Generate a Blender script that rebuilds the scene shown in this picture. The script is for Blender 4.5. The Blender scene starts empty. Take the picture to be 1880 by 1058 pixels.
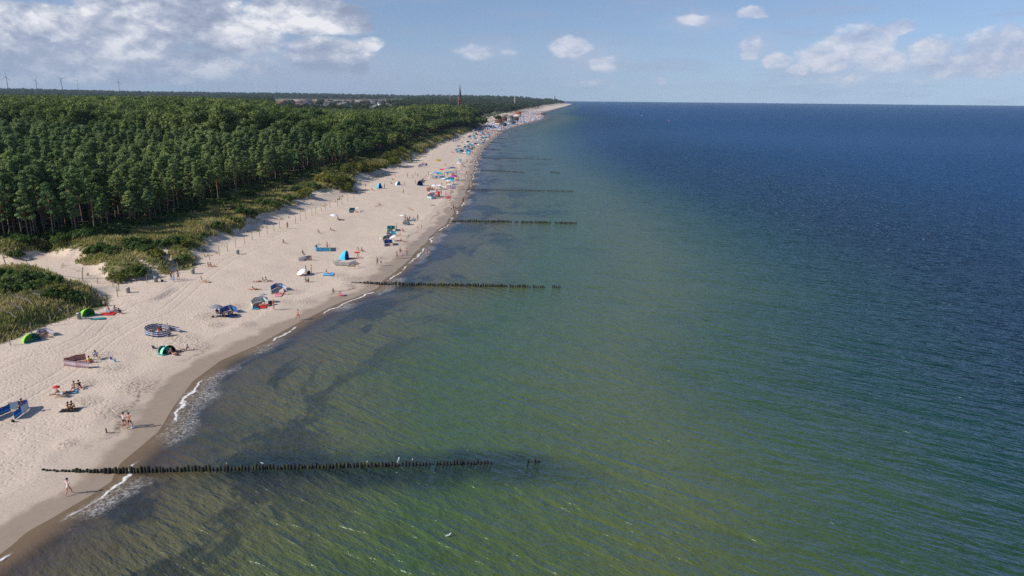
import bpy, math, random
import numpy as np
from mathutils import Vector, Matrix

# ------------------------------------------------------------------ camera
S = bpy.context.scene
COL = S.collection
CAM_H, FOC = 35.0, 1300.0                     # metres above the sea, focal length in photo pixels
PITCH, ROLL = math.radians(15.0), math.radians(0.5)
F_ = Vector((0, math.cos(PITCH), -math.sin(PITCH)))
R0, U0 = Vector((1, 0, 0)), Vector((0, math.sin(PITCH), math.cos(PITCH)))
R_ = R0*math.cos(ROLL) + U0*math.sin(ROLL)
U_ = U0*math.cos(ROLL) - R0*math.sin(ROLL)
cd = bpy.data.cameras.new('camera'); cam = bpy.data.objects.new('camera', cd); COL.objects.link(cam)
cd.sensor_width = 36; cd.lens = 36*FOC/1880; cd.clip_start = 0.5; cd.clip_end = 40000
cam.matrix_world = Matrix(((R_.x, U_.x, -F_.x, 0), (R_.y, U_.y, -F_.y, 0), (R_.z, U_.z, -F_.z, CAM_H), (0, 0, 0, 1)))
S.camera = cam
S.view_settings.view_transform = 'Standard'; S.view_settings.look = 'None'
S.cycles.use_denoising = False; S.cycles.sample_clamp_direct = 1.3; S.cycles.sample_clamp_indirect = 0.8
S.view_settings.gamma = 1.0; S.view_settings.exposure = 0.22

def ray(px, py):
    return F_ + R_*((px-940)/FOC) - U_*((py-529)/FOC)

# ------------------------------------------------------------------ sun and sky
SUN_EL = math.radians(35); SUN_TO = Vector((-math.cos(math.radians(24)), -math.sin(math.radians(24)), 0))
sd = bpy.data.lights.new('sun', 'SUN'); sd.energy = 4.3; sd.angle = math.radians(0.53); sd.color = (1.0, 0.93, 0.83)
sun = bpy.data.objects.new('sun', sd); COL.objects.link(sun); sun.location = (-200, -80, 300)
sv = Vector((SUN_TO.x*math.cos(SUN_EL), SUN_TO.y*math.cos(SUN_EL), math.sin(SUN_EL)))
sun.rotation_euler = sv.to_track_quat('Z', 'Y').to_euler()

class NT:
    """small helper for building node graphs"""
    def __init__(s, nt): s.nt = nt; s.n = nt.nodes; s.l = nt.links
    def new(s, t, **kw):
        o = s.n.new(t)
        for k, v in kw.items(): setattr(o, k, v)
        return o
    def put(s, sock, v):
        if isinstance(v, bpy.types.NodeSocket): s.l.new(v, sock)
        elif v is not None:
            if isinstance(v, (tuple, list)) and len(v) == 3 and sock.type == 'RGBA': v = (*v, 1)
            sock.default_value = v
    def math(s, op, a, b=None, c=None, clamp=False):
        o = s.new('ShaderNodeMath', operation=op, use_clamp=clamp)
        for i, v in enumerate((a, b, c)):
            if v is not None: s.put(o.inputs[i], v)
        return o.outputs[0]
    def vmath(s, op, a, b=None):
        o = s.new('ShaderNodeVectorMath', operation=op)
        s.put(o.inputs[0], a)
        if b is not None: s.put(o.inputs[1], b)
        return o.outputs['Value'] if op in ('DOT_PRODUCT', 'LENGTH', 'DISTANCE') else o.outputs[0]
    def mix(s, f, a, b, blend='MIX'):
        o = s.new('ShaderNodeMix', data_type='RGBA', blend_type=blend)
        s.put(o.inputs[0], f); s.put(o.inputs[6], a); s.put(o.inputs[7], b)
        return o.outputs[2]
    def fmix(s, f, a, b):
        o = s.new('ShaderNodeMix', data_type='FLOAT')
        s.put(o.inputs[0], f); s.put(o.inputs[2], a); s.put(o.inputs[3], b)
        return o.outputs[0]
    def ss(s, v, a, b, lo=0.0, hi=1.0):
        o = s.new('ShaderNodeMapRange', interpolation_type='SMOOTHSTEP')
        s.put(o.inputs[0], v); o.inputs[1].default_value = a; o.inputs[2].default_value = b
        o.inputs[3].default_value = lo; o.inputs[4].default_value = hi
        return o.outputs[0]
    def noise(s, vec, scale, detail=4, rough=0.5, w=None, dist=0.0):
        o = s.new('ShaderNodeTexNoise')
        s.put(o.inputs['Vector'], vec); o.inputs['Scale'].default_value = scale
        o.inputs['Detail'].default_value = detail; o.inputs['Roughness'].default_value = rough
        o.inputs['Distortion'].default_value = dist
        return o.outputs[0]
    def comb(s, x, y, z=0.0):
        o = s.new('ShaderNodeCombineXYZ')
        for i, v in enumerate((x, y, z)): s.put(o.inputs[i], v)
        return o.outputs[0]
    def attr(s, name):
        o = s.new('ShaderNodeAttribute', attribute_name=name)
        return o.outputs['Fac']
    def ramp(s, v, stops, interp='LINEAR'):
        o = s.new('ShaderNodeValToRGB'); s.put(o.inputs[0], v); cr = o.color_ramp; cr.interpolation = interp
        while len(cr.elements) < len(stops): cr.elements.new(0.5)
        for e, (p, c) in zip(cr.elements, stops): e.position = p; e.color = (*c, 1) if len(c) == 3 else c
        return o.outputs[0]

wd = bpy.data.worlds.new('World'); S.world = wd; wd.use_nodes = True
w = NT(wd.node_tree); w.n.clear()
tc = w.new('ShaderNodeTexCoord').outputs['Generated']
sep = w.new('ShaderNodeSeparateXYZ'); w.put(sep.inputs[0], tc)
dx, dy, dz = sep.outputs
up = w.math('MAXIMUM', dz, 0.012)
sky = w.new('ShaderNodeTexSky', sky_type='NISHITA'); sky.sun_disc = False
sky.sun_elevation = SUN_EL; sky.sun_rotation = math.atan2(SUN_TO.x, SUN_TO.y)
sky.air_density = 1.0; sky.dust_density = 0.25; sky.ozone_density = 2.2; sky.altitude = 40
# look a little higher into the sky than the true elevation: the photo's air is clear right down to the sea
w.put(sky.inputs[0], w.vmath('NORMALIZE', w.comb(dx, dy, w.math('ADD', w.math('MULTIPLY', up, .8), 0.075))))
skyc = w.mix(1.0, sky.outputs[0], (0.97, 0.97, 1.10), 'MULTIPLY')
# clouds: u = tan(azimuth), v = elevation slope
u = w.math('DIVIDE', dx, w.math('MAXIMUM', dy, 0.05)); hyp = w.math('SQRT', w.math('ADD', w.math('MULTIPLY', dx, dx), w.math('MULTIPLY', dy, dy)))
v = w.math('DIVIDE', dz, hyp)
front = w.ss(dy, 0.0, 0.3)
P = w.comb(w.math('MULTIPLY', u, 1.0), w.math('MULTIPLY', v, 2.1), 0.37)
def uv_of(px, py):
    d = ray(px, py); return d.x/d.y, d.z/math.hypot(d.x, d.y)
warp = w.new('ShaderNodeTexNoise'); w.put(warp.inputs['Vector'], P); warp.inputs['Scale'].default_value = 26; warp.inputs['Detail'].default_value = 3
wv = w.vmath('MULTIPLY', w.vmath('SUBTRACT', warp.outputs['Color'], (0.5, 0.5, 0.5)), (0.030, 0.030, 0.0))
Pw = w.vmath('ADD', P, wv)
def blob_field(lst):
    acc = None
    sp = w.new('ShaderNodeSeparateXYZ'); w.put(sp.inputs[0], Pw)
    U, V = sp.outputs[0], sp.outputs[1]
    for (px, py, rx, ry, a) in lst:
        u0, v0 = uv_of(px, py)
        a1 = w.math('DIVIDE', w.math('SUBTRACT', U, u0), rx/FOC)
        b1 = w.math('DIVIDE', w.math('SUBTRACT', V, v0*2.1), ry/FOC*2.1)
        q = w.math('SUBTRACT', a, w.math('MULTIPLY', a, w.math('SQRT', w.math('ADD', w.math('MULTIPLY', a1, a1), w.math('MULTIPLY', b1, b1)))))
        acc = q if acc is None else w.math('MAXIMUM', acc, q)
    return w.math('MAXIMUM', acc, 0.0)
BIG = [(60, 60, 190, 55, 1.0), (230, 60, 130, 70, 1.0), (330, 20, 160, 40, .9), (430, 60, 120, 50, .9), (240, 120, 330, 40, .75),
       (560, 30, 150, 40, .95), (640, 45, 60, 24, .7), (600, 100, 110, 40, .7), (680, 82, 34, 16, .8), (655, 110, 40, 34, .65), (-60, 90, 240, 90, .9)]
CUM = [(1578, 86, 80, 46, 1.0), (1530, 105, 80, 32, .85), (1620, 118, 80, 28, .8), (1712, 98, 60, 34, .95), (1736, 118, 80, 26, .8),
       (1838, 90, 90, 44, 1.0), (1800, 125, 110, 20, .6), (1655, 50, 34, 16, .85), (1375, 88, 26, 30, .65), (1430, 112, 36, 16, .65), (1466, 128, 30, 14, .6), (1380, 24, 32, 12, .75),
       (1275, 37, 38, 14, .6), (1045, 88, 48, 24, .75), (1112, 122, 34, 24, .75), (870, 96, 40, 18, .45), (940, 95, 34, 12, .4), (1208, 150, 14, 10, .45),
       (2060, 90, 150, 50, .9), (1600, 145, 190, 22, .38), (1090, 150, 90, 24, .34)]
SOFT = [(1600, 118, 260, 46, 1.0), (1850, 105, 160, 50, 1.0), (1080, 110, 120, 50, .8), (900, 95, 110, 34, .6), (1290, 40, 110, 30, .7), (1390, 90, 60, 40, .7), (560, 130, 380, 60, .9), (100, 140, 380, 60, .9)]
def billow(vec):
    vo = w.new('ShaderNodeTexVoronoi', feature='F1'); w.put(vo.inputs['Vector'], vec); vo.inputs['Scale'].default_value = 15; vo.inputs['Detail'].default_value = 3
    vo.inputs['Roughness'].default_value = .55; vo.inputs['Lacunarity'].default_value = 2.3; vo.normalize = True
    return w.math('ADD', w.math('MULTIPLY', w.math('SUBTRACT', 0.95, w.math('MULTIPLY', vo.outputs['Distance'], 1.35)), .55), w.math('MULTIPLY', w.noise(vec, 10, 7, .5), .45))
Pn = w.vmath('ADD', P, w.vmath('MULTIPLY', wv, (.7, .9, 0)))
n1 = billow(Pn); n1b = billow(w.vmath('ADD', Pn, (0.007, -0.018, 0)))
n2 = w.noise(P, 9, 6, 0.5); 
bg, cm = blob_field(BIG), blob_field(CUM)
densB = w.math('ADD', w.math('MULTIPLY', bg, 1.7), w.math('MULTIPLY', w.math('SUBTRACT', n1, 0.5), 1.5))
densC = w.math('ADD', w.math('MULTIPLY', cm, 1.35), w.math('MULTIPLY', w.math('SUBTRACT', n1, 0.5), 1.9))
aB = w.math('MULTIPLY', w.ss(densB, 0.18, 0.60, 0, .95), w.ss(bg, 0.0, 0.30))
aC = w.math('MULTIPLY', w.math('MULTIPLY', w.ss(densC, 0.16, 0.58), w.ss(cm, 0.0, 0.25)), 0.80)
soft = blob_field(SOFT); aS = w.math('MULTIPLY', w.ss(soft, 0.0, .9), w.ss(n1, .25, .65, .35, .62))
thin = w.math('MULTIPLY', w.ss(w.noise(w.vmath('MULTIPLY', P, (1, 3.2, 1)), 9, 5, 0.55), 0.47, 0.72), 0.34)
rel = w.math('MULTIPLY', w.math('SUBTRACT', n1, n1b), 3.6)          # sunlit tops against shaded undersides
lit = w.math('ADD', w.math('ADD', 0.48, w.math('MULTIPLY', rel, .9)), w.math('MULTIPLY', w.math('SUBTRACT', n2, 0.5), 3.2), clamp=True)
litC = w.math('ADD', w.math('ADD', 0.66, w.math('MULTIPLY', rel, 0.9)), w.math('MULTIPLY', w.math('SUBTRACT', n2, 0.5), 0.9), clamp=True)
cB = w.ramp(lit, [(0.0, (3.0, 3.5, 4.8)), (0.40, (4.2, 4.7, 6.0)), (0.70, (6.2, 6.5, 7.4)), (1.0, (9.0, 9.0, 9.3))])
cC = w.ramp(litC, [(0.0, (3.4, 4.3, 6.3)), (0.5, (5.0, 5.6, 7.2)), (1.0, (7.8, 7.9, 8.6))])
col = w.mix(w.math('MULTIPLY', thin, front), skyc, (3.6, 4.1, 5.6))
col = w.mix(w.math('MULTIPLY', aS, front), col, (4.9, 5.4, 6.9))
col = w.mix(w.math('MULTIPLY', aB, front), col, cB)
col = w.mix(w.math('MULTIPLY', aC, front), col, cC)
# pale band of distant air over the land
lowf = w.math('MULTIPLY', w.ss(v, 0.0, 0.09, 0.7, 0.0), w.ss(u, -0.25, 0.25, 1.0, 0.35))
col = w.mix(lowf, col, (3.3, 4.1, 5.7))
bgn = w.new('ShaderNodeBackground'); w.put(bgn.inputs[0], col); bgn.inputs[1].default_value = 0.085
wo = w.new('ShaderNodeOutputWorld'); w.l.new(bgn.outputs[0], wo.inputs[0])
wd.cycles.sampling_method = 'MANUAL'; wd.cycles.sample_map_resolution = 512

# ------------------------------------------------------------------ noise on arrays
def _h(ix, iy, seed):
    n = (ix.astype(np.int64)*374761393 + iy.astype(np.int64)*668265263 + seed*1442695041) & 0xffffffff
    n = ((n ^ (n >> 13))*1274126177) & 0xffffffff
    return ((n ^ (n >> 16)) & 0xffffff)/float(0xffffff)
def vn(x, y, seed=0):
    x = np.asarray(x, float); y = np.asarray(y, float)
    ix = np.floor(x); iy = np.floor(y); fx = x-ix; fy = y-iy
    fx = fx*fx*(3-2*fx); fy = fy*fy*(3-2*fy)
    a, b, c, d = _h(ix, iy, seed), _h(ix+1, iy, seed), _h(ix, iy+1, seed), _h(ix+1, iy+1, seed)
    return (a+(b-a)*fx)*(1-fy) + (c+(d-c)*fx)*fy
def fbm(x, y, seed=0, o=4):
    t = 0; a = 0.5; n = 0
    for i in range(o):
        t = t + a*vn(np.asarray(x)*2**i, np.asarray(y)*2**i, seed+i*17); n += a; a *= 0.5
    return t/n
def sst(a, b, v):
    t = np.clip((v-a)/(b-a), 0, 1); return t*t*(3-2*t)

# ------------------------------------------------------------------ coastline and relief
def on_plane(px, py, z=0.0):
    d = ray(px, py); t = (z-CAM_H)/d.z
    return d.x*t, d.y*t
_sh = [on_plane(*p) for p in ((0, 1015), (60, 973), (125, 932), (205, 885), (222, 852), (290, 795), (322, 742), (355, 700), (405, 663), (470, 635), (545, 595), (610, 562),
       (690, 530), (716, 508), (745, 480), (780, 447), (812, 415), (835, 388), (850, 365), (862, 340), (868, 315), (876, 290), (887, 270), (902, 255), (924, 240), (950, 231))]
_sh = sorted((y, x) for x, y in _sh)
_SY = np.array([-200, 20] + [a for a, b in _sh] + [1250, 1500, 1750, 2100, 2600, 3200, 4200, 5200, 5500, 6200, 7500, 12000], float)
_SX = np.array([-60, -47] + [b for a, b in _sh] + [46, 64, 62, 96, 150, 215, 320, 418, 400, 200, -100, -700], float)
def xs(y):
    y = np.asarray(y, float)
    return np.interp(y, _SY, _SX) + 0.7*(vn(y*0.11, y*0+3.1, 5)-0.5)*np.clip(y/120, .5, 3)
_du = sorted((y, x) for x, y in (on_plane(px, py, 2.0) for px, py in ((0, 632), (50, 612), (100, 590), (180, 560), (230, 528), (320, 500), (400, 462), (470, 427), (530, 402), (640, 362), (700, 328), (745, 304), (800, 272), (866, 241))))
_DY = np.array([-200, 40] + [a for a, b in _du] + [900, 1100, 1500, 2100, 3200, 5200, 7500, 12000], float)
_DX = np.array([-130, -84] + [b for a, b in _du] + [-40, -22, 5, 52, 150, 372, -150, -750], float)
def xd(y):
    y = np.asarray(y, float)
    return np.interp(y, _DY, _DX) + 3.0*(vn(y*0.12, y*0+7.7, 9)-0.5)*sst(120, 160, y)
_FY = np.array([-100, 60, 120, 136, 142, 150, 166, 193, 227, 255, 300, 376, 500, 700, 800, 860, 1000, 1100, 5000], float)
_FX = np.array([-190, -155, -135, -122, -94, -87, -84, -83, -83, -79, -74, -69, -66, -58, -42, -30, -60, -160, -200], float)
def xf(y): return np.interp(y, _FY, _FX)

def poly_mask(x, y, poly, soft=1.2):
    """1 inside a ground polygon, 0 outside, soft noisy rim"""
    x = np.asarray(x, float); y = np.asarray(y, float)
    ins = np.zeros(x.shape, bool); dist = np.full(x.shape, 1e9)
    n = len(poly)
    for i in range(n):
        x1, y1 = poly[i]; x2, y2 = poly[(i+1) % n]
        c = ((y1 > y) != (y2 > y)) & (x < (x2-x1)*(y-y1)/((y2-y1) or 1e-9)+x1)
        ins ^= c
        ex, ey = x2-x1, y2-y1; L = ex*ex+ey*ey or 1e-9
        t = np.clip(((x-x1)*ex+(y-y1)*ey)/L, 0, 1)
        dist = np.minimum(dist, np.hypot(x-x1-t*ex, y-y1-t*ey))
    sd = np.where(ins, dist, -dist) + (fbm(x*.5, y*.5, 77)-.5)*2.2
    return sst(-soft, soft, sd)
PL = lambda pts, z=3.0: [on_plane(px, py, z) for px, py in pts]
BOWL = PL([(30, 475), (90, 462), (180, 470), (195, 490), (185, 520), (120, 522), (60, 500), (-40, 512), (-40, 478)], 3.5)
GAP = PL([(100, 525), (195, 512), (300, 512), (330, 540), (215, 560), (218, 540), (190, 530)], 2.0)
VEGP = [PL([(-90, 505), (80, 500), (120, 520), (150, 528), (205, 540), (196, 549), (140, 566), (85, 586), (0, 618), (-90, 650)], 3.0),
        PL([(192, 486), (215, 474), (240, 476), (275, 500), (270, 512), (225, 515), (196, 508)], 3.5),
        PL([(225, 455), (260, 452), (310, 475), (312, 486), (270, 482), (240, 470)], 4),
        PL([(312, 470), (330, 455), (350, 465), (360, 485), (330, 489)], 3),
        PL([(140, 465), (160, 455), (215, 455), (222, 466), (180, 472)], 5)]
def vegm(x, y):
    x = np.asarray(x, float); y = np.asarray(y, float)
    d = xd(y)-x; wdt = np.maximum(xd(y)-xf(y), 4)
    n = fbm(x*.10+y*.035, y*.055, 31, 4)*.7 + .3*fbm(x*.35, y*.35, 41, 3)
    g = sst(-.06, .10, n-.50 + .88*np.clip(d/wdt, -.2, 1.2)-.25)*sst(0, 4, d)
    g = np.where(y < 148, g*sst(8, 16, d), g)
    g = np.maximum(g, sst(.85, 1.05, d/wdt))
    near = y < 175
    if near.any():
        xx, yy = x[near], y[near]; gg = g[near]
        gg = gg*(1-poly_mask(xx, yy, BOWL))
        for p in VEGP: gg = np.maximum(gg, poly_mask(xx, yy, p, 1.4))
        gg = gg*(1-poly_mask(xx, yy, GAP, .6))
        g = g.copy(); g[near] = gg
    return g
def height(x, y, veg=None):
    x = np.asarray(x, float); y = np.asarray(y, float)
    X0, XD = xs(y), xd(y)
    s = x-X0; W = np.maximum(X0-XD, 8); d = XD-x
    if veg is None: veg = vegm(x, y)
    t = np.clip(-s/W, 0, 1)
    hb = 0.42*np.clip(-s/7, 0, 1) + 1.5*sst(.12, 1.0, t)
    hb = hb + (fbm(x*.12, y*.12, 3, 3)-.5)*.35*sst(2, 10, -s) + (vn(x*.5, y*.35, 8)-.5)*.04*sst(-1, 2, -s+1)
    under = -np.minimum(.055*s+.12*np.sin(s*.3)*sst(3, 12, s), 5)
    h = np.where(s > 0, under, hb)
    dn = sst(0, 10, d)*(1.9+2.0*(fbm(x*.09, y*.06, 12, 3)-.4)) + 1.0*sst(6, 30, d)
    h = h + np.where(d > 0, dn + veg*.9*sst(0, 3, d)*(.5+fbm(x*.3, y*.3, 55, 3)), 0)
    nb = (y > 110) & (y < 160) & (x < -60)
    if nb.any():
        b = poly_mask(x[nb], y[nb], BOWL, 3.0); gp = poly_mask(x[nb], y[nb], GAP, 2.0)
        hh = h[nb]; hh = hh-(hh-2.6)*.75*b; hh = hh-(hh-2.0)*.9*gp; h[nb] = hh
    land = sst(40, 400, d)
    r = np.hypot(x, y)
    up = 3.0*sst(60, 400, d) + np.interp(r, [0, 300, 700, 1200, 2000, 3000, 4500, 6000, 9000, 13000], [0, 0, 3, 3, 5, 10, 21, 33, 46, 50])
    up = up*np.where(r > 1500, 0.34+.50*fbm(x/900, y/1400, 91, 3)+.95*np.clip(-x/np.maximum(y, 1)-.2, 0, .6), 1)
    return h + land*up + sst(0, 60, d)*sst(2600, 5000, y)*3
def ground(px, py):
    """where the sight line through a photo point meets the ground"""
    z = 1.0
    for _ in range(12):
        x, y = on_plane(px, py, z)
        z = 0.5*z + 0.5*max(float(height(np.array([x]), np.array([y]))[0]), 0.0)
    x, y = on_plane(px, py, z)
    return Vector((x, y, float(height(np.array([x]), np.array([y]))[0])))
def gz(x, y): return float(height(np.array([float(x)]), np.array([float(y)]))[0])

# ------------------------------------------------------------------ mesh and material helpers
def mesh_np(name, V, Fc, mats=(), smooth=False, attrs=None):
    """V (n,3); Fc list of (k,3) or (k,4) index arrays"""
    if isinstance(Fc, np.ndarray): Fc = [Fc]
    me = bpy.data.meshes.new(name)
    V = np.asarray(V, np.float32); me.vertices.add(len(V)); me.vertices.foreach_set('co', V.ravel())
    nl = sum(f.size for f in Fc); nf = sum(len(f) for f in Fc)
    me.loops.add(nl); me.polygons.add(nf)
    me.loops.foreach_set('vertex_index', np.concatenate([f.ravel() for f in Fc]).astype(np.int32))
    tot = np.concatenate([np.full(len(f), f.shape[1], np.int32) for f in Fc])
    st = np.concatenate([[0], np.cumsum(tot)[:-1]]).astype(np.int32)
    me.polygons.foreach_set('loop_start', st); me.polygons.foreach_set('loop_total', tot)
    if smooth: me.polygons.foreach_set('use_smooth', np.ones(nf, bool))
    for k, a in (attrs or {}).items():
        at = me.attributes.new(k, 'FLOAT', 'POINT'); at.data.foreach_set('value', np.asarray(a, np.float32).ravel())
    me.update(calc_edges=True); me.validate()
    for m in mats: me.materials.append(m)
    return me
def link(name, me, parent=None, loc=None, rz=None):
    o = bpy.data.objects.new(name, me); COL.objects.link(o)
    if parent: o.parent = parent
    if loc is not None: o.location = loc
    if rz is not None: o.rotation_euler = (0, 0, rz)
    return o
def tag(o, label=None, cat=None, group=None, kind=None):
    if label: o['label'] = label
    if cat: o['category'] = cat
    if group: o['group'] = group
    if kind: o['kind'] = kind
    return o
def empty(name, loc, rz=0):
    o = bpy.data.objects.new(name, None); COL.objects.link(o); o.location = loc; o.rotation_euler = (0, 0, rz)
    o.empty_display_size = .3
    return o
def new_mat(name):
    m = bpy.data.materials.new(name); m.use_nodes = True; k = NT(m.node_tree); k.n.clear()
    out = k.new('ShaderNodeOutputMaterial'); return m, k, out
_mc = {}
def paint(name, col, rough=.7, var=.12, scale=6.0, metal=0, spec=.3, trans=0):
    """plain coloured surface with gentle mottling"""
    key = (name, col, rough)
    if key in _mc: return _mc[key]
    m, k, out = new_mat(name)
    p = k.new('ShaderNodeBsdfPrincipled'); p.inputs['Roughness'].default_value = rough; p.inputs['Metallic'].default_value = metal
    p.inputs['Specular IOR Level'].default_value = spec
    tcx = k.new('ShaderNodeTexCoord').outputs['Object']
    n = k.noise(tcx, scale, 3)
    c = k.mix(k.math('MULTIPLY', n, 1.0), tuple(x*(1-var) for x in col), tuple(min(1, x*(1+var)) for x in col))
    k.put(p.inputs['Base Color'], c)
    if trans:
        t = k.new('ShaderNodeBsdfTranslucent'); k.put(t.inputs[0], c); ms = k.new('ShaderNodeMixShader'); ms.inputs[0].default_value = trans
        k.l.new(p.outputs[0], ms.inputs[1]); k.l.new(t.outputs[0], ms.inputs[2]); k.l.new(ms.outputs[0], out.inputs[0])
    else: k.l.new(p.outputs[0], out.inputs[0])
    _mc[key] = m
    return m

# ------------------------------------------------------------------ ground sheet
sv_ = np.concatenate([np.arange(110, 10, -8), np.arange(10, -62, -.5), np.arange(-62, -112, -.8)])
g = [sv_[-1]]
while g[-1] > -11500: g.append(g[-1]-max(.9, -g[-1]*0.035 if g[-1] < -260 else 2.0))
sv_ = np.concatenate([sv_, g[1:]])
yv = [-60.0]
while yv[-1] < 11500: yv.append(yv[-1] + (4 if yv[-1] < 30 else .5 if yv[-1] < 150 else yv[-1]*.0045))
yv = np.array(yv)
Sg, Yg = np.meshgrid(sv_, yv, indexing='xy')
base_x = np.interp(Yg, _SY, _SX)
Xg = base_x + Sg
Xg = Xg.ravel(); Yg = Yg.ravel()
veg = vegm(Xg, Yg)
Zg = height(Xg, Yg, veg)
ny, nx = len(yv), len(sv_)
idx = np.arange(ny*nx).reshape(ny, nx)
Fq = np.stack([idx[:-1, :-1], idx[:-1, 1:], idx[1:, 1:], idx[1:, :-1]], -1).reshape(-1, 4)[:, ::-1]
sdist = Xg-xs(Yg)
ddist = xd(Yg)-Xg
wood = sst(-2, 3, xf(Yg)-Xg)
# vehicle tracks
def path_x(pts):
    q = sorted((b, a) for a, b in (on_plane(px, py, 1.6) for px, py in pts))
    qy = np.array([a for a, b in q]); qx = np.array([b for a, b in q])
    return qy, qx
ty, tx = path_x([(-40, 765), (0, 742), (60, 710), (110, 682), (160, 648), (200, 618), (250, 590), (300, 572), (322, 555), (360, 522), (420, 480), (520, 432), (600, 400), (680, 362), (740, 325), (790, 285)])
trk = Xg-np.interp(Yg, ty, tx) + (Yg > ty[-1])*50
ty, tx = path_x([(-40, 690), (40, 655), (110, 640), (160, 618), (190, 590), (240, 560), (300, 545), (335, 520)])
trk2 = Xg-np.interp(Yg, ty, tx) + ((Yg > ty[-1]) | (Yg < ty[0]))*50
# field colours inland
ratio = Xg/np.maximum(Yg, 1)
tan_f = sst(2500, 2700, Yg)*(1-sst(3900, 4100, Yg))*sst(-.325, -.31, ratio)*(1-sst(-.17, -.155, ratio))
brn_f = sst(1300, 1400, Yg)*(1-sst(3000, 3300, Yg))*sst(-.50, -.47, ratio)*(1-sst(-.40, -.385, ratio))
grass_g = np.clip(sst(950, 1050, Yg)*(ddist > 25), 0, 1)
dug = np.zeros(len(Xg))
for px, py, r_ in ((118, 803, 1.1), (182, 650, 1.6), (196, 672, 1.8), (330, 618, 2.6), (356, 628, 2.2), (318, 633, 2.0), (372, 578, 2.0), (392, 592, 1.6), (450, 588, 1.5), (520, 548, 1.8), (536, 530, 2.0), (150, 730, 1.8), (620, 500, 2.2), (690, 468, 2.4), (560, 545, 2), (250, 700, 3), (205, 745, 2.5), (430, 560, 2.2), (640, 505, 2.5), (745, 440, 3), (150, 700, 1.5)):
    qx, qy = on_plane(px, py, 1.2); nr_ = (np.abs(Xg-qx) < 8) & (np.abs(Yg-qy) < 8)
    dug[nr_] = np.maximum(dug[nr_], 1-sst(.3, 1.3, np.hypot(Xg[nr_]-qx, Yg[nr_]-qy)/r_))
me = mesh_np('ground', np.stack([Xg, Yg, Zg], -1), Fq, smooth=True,
             attrs=dict(sd=sdist, dd=ddist, veg=veg, wood=wood, trk=trk, trk2=trk2, tanf=tan_f, brnf=brn_f, inland=grass_g, dug=dug))
m, k, out = new_mat('sand_and_soil')
pos = k.new('ShaderNodeNewGeometry').outputs['Position']
sdn, ddn, vg, wdn = k.attr('sd'), k.attr('dd'), k.attr('veg'), k.attr('wood')
nA = k.noise(pos, .25, 4); nB = k.noise(pos, 1.6, 5, .6); nC = k.noise(pos, 6.0, 3, .6); nD = k.noise(pos, .03, 3)
dry = k.mix(nA, (0.65, 0.53, 0.425), (0.78, 0.65, 0.535))
dry = k.mix(k.ss(nC, .3, .75), k.mix(.7, dry, (0.46, 0.37, 0.29)), dry)
wet = k.mix(nB, (0.31, 0.24, 0.175), (0.40, 0.315, 0.235))
edge = k.math('ADD', sdn, k.math('MULTIPLY', k.math('SUBTRACT', k.noise(pos, .13, 6, .62), .5), 7.5))
wetf = k.ss(edge, -3.8, -2.2)
sand = k.mix(k.math('MULTIPLY', k.ss(edge, -7.5, -4.0), .3), dry, (0.34, 0.27, 0.21))
sand = k.mix(wetf, sand, wet)
wr = k.math('ADD', sdn, k.math('MULTIPLY', k.math('SUBTRACT', k.noise(pos, .2, 3, .5), .5), 5.0))
wrack = k.math('MULTIPLY', k.ss(k.math('ABSOLUTE', k.math('ADD', wr, 4.6)), .12, .75, 1, 0), k.math('MULTIPLY', k.ss(nB, .42, .62), k.ss(k.noise(pos, .045, 2), .44, .6)))
sand = k.mix(k.math('MULTIPLY', wrack, .85), sand, (0.055, 0.038, 0.028))
litter = k.math('MULTIPLY', k.math('MULTIPLY', k.ss(k.noise(pos, 3.2, 4, .65), .66, .72), k.ss(sdn, -16, -9)), k.ss(k.noise(pos, .1, 3), .4, .7))
sand = k.mix(k.math('MULTIPLY', litter, .5), sand, (0.2, 0.16, 0.11))
dgn = k.math('MULTIPLY', k.attr('dug'), k.ss(k.noise(pos, 2.2, 4, .6), .40, .62))
sand = k.mix(k.math('MULTIPLY', dgn, .5), sand, (0.30, 0.235, 0.175))
vcol = k.mix(k.ss(nA, .35, .65), (0.125, 0.135, 0.048), (0.30, 0.25, 0.12))
vcol = k.mix(k.ss(nC, .35, .7), k.mix(.5, vcol, (0.075, 0.082, 0.032)), vcol)
soil = k.mix(nB, (0.030, 0.028, 0.014), (0.060, 0.048, 0.024))
vgn = k.ss(k.math('ADD', vg, k.math('MULTIPLY', k.math('SUBTRACT', nB, .5), .9)), .36, .62)
c = k.mix(vgn, sand, vcol); c = k.mix(wdn, c, soil)
inl = k.mix(k.ss(nD, .4, .6), (0.05, 0.075, 0.028), (0.115, 0.105, 0.05))
c = k.mix(k.attr('inland'), c, inl)
c = k.mix(k.attr('tanf'), c, (0.42, 0.31, 0.19)); c = k.mix(k.attr('brnf'), c, (0.085, 0.075, 0.065))
# footprints and churned sand
foot = k.new('ShaderNodeTexVoronoi'); foot.inputs['Scale'].default_value = 1.9; k.put(foot.inputs['Vector'], pos)
dent = k.ss(foot.outputs['Distance'], .12, .42)
dens = k.math('MULTIPLY', k.ss(k.noise(pos, .13, 4, .6), .38, .62, .35, 1.0), k.ss(edge, -7.5, -5.5, 1, 0))
n9 = k.noise(pos, 2.6, 5, .65)
tr = k.math('MULTIPLY', k.math('ADD', k.ss(k.math('ABSOLUTE', k.math('SUBTRACT', k.math('ABSOLUTE', k.attr('trk')), .95)), .1, .34),
     k.ss(k.math('ABSOLUTE', k.math('SUBTRACT', k.math('ABSOLUTE', k.attr('trk2')), .95)), .1, .30)), .5)
hgt = k.math('ADD', k.math('MULTIPLY', k.math('ADD', k.math('MULTIPLY', dent, .10), k.math('MULTIPLY', n9, .13)), dens), k.math('MULTIPLY', tr, .12))
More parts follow.
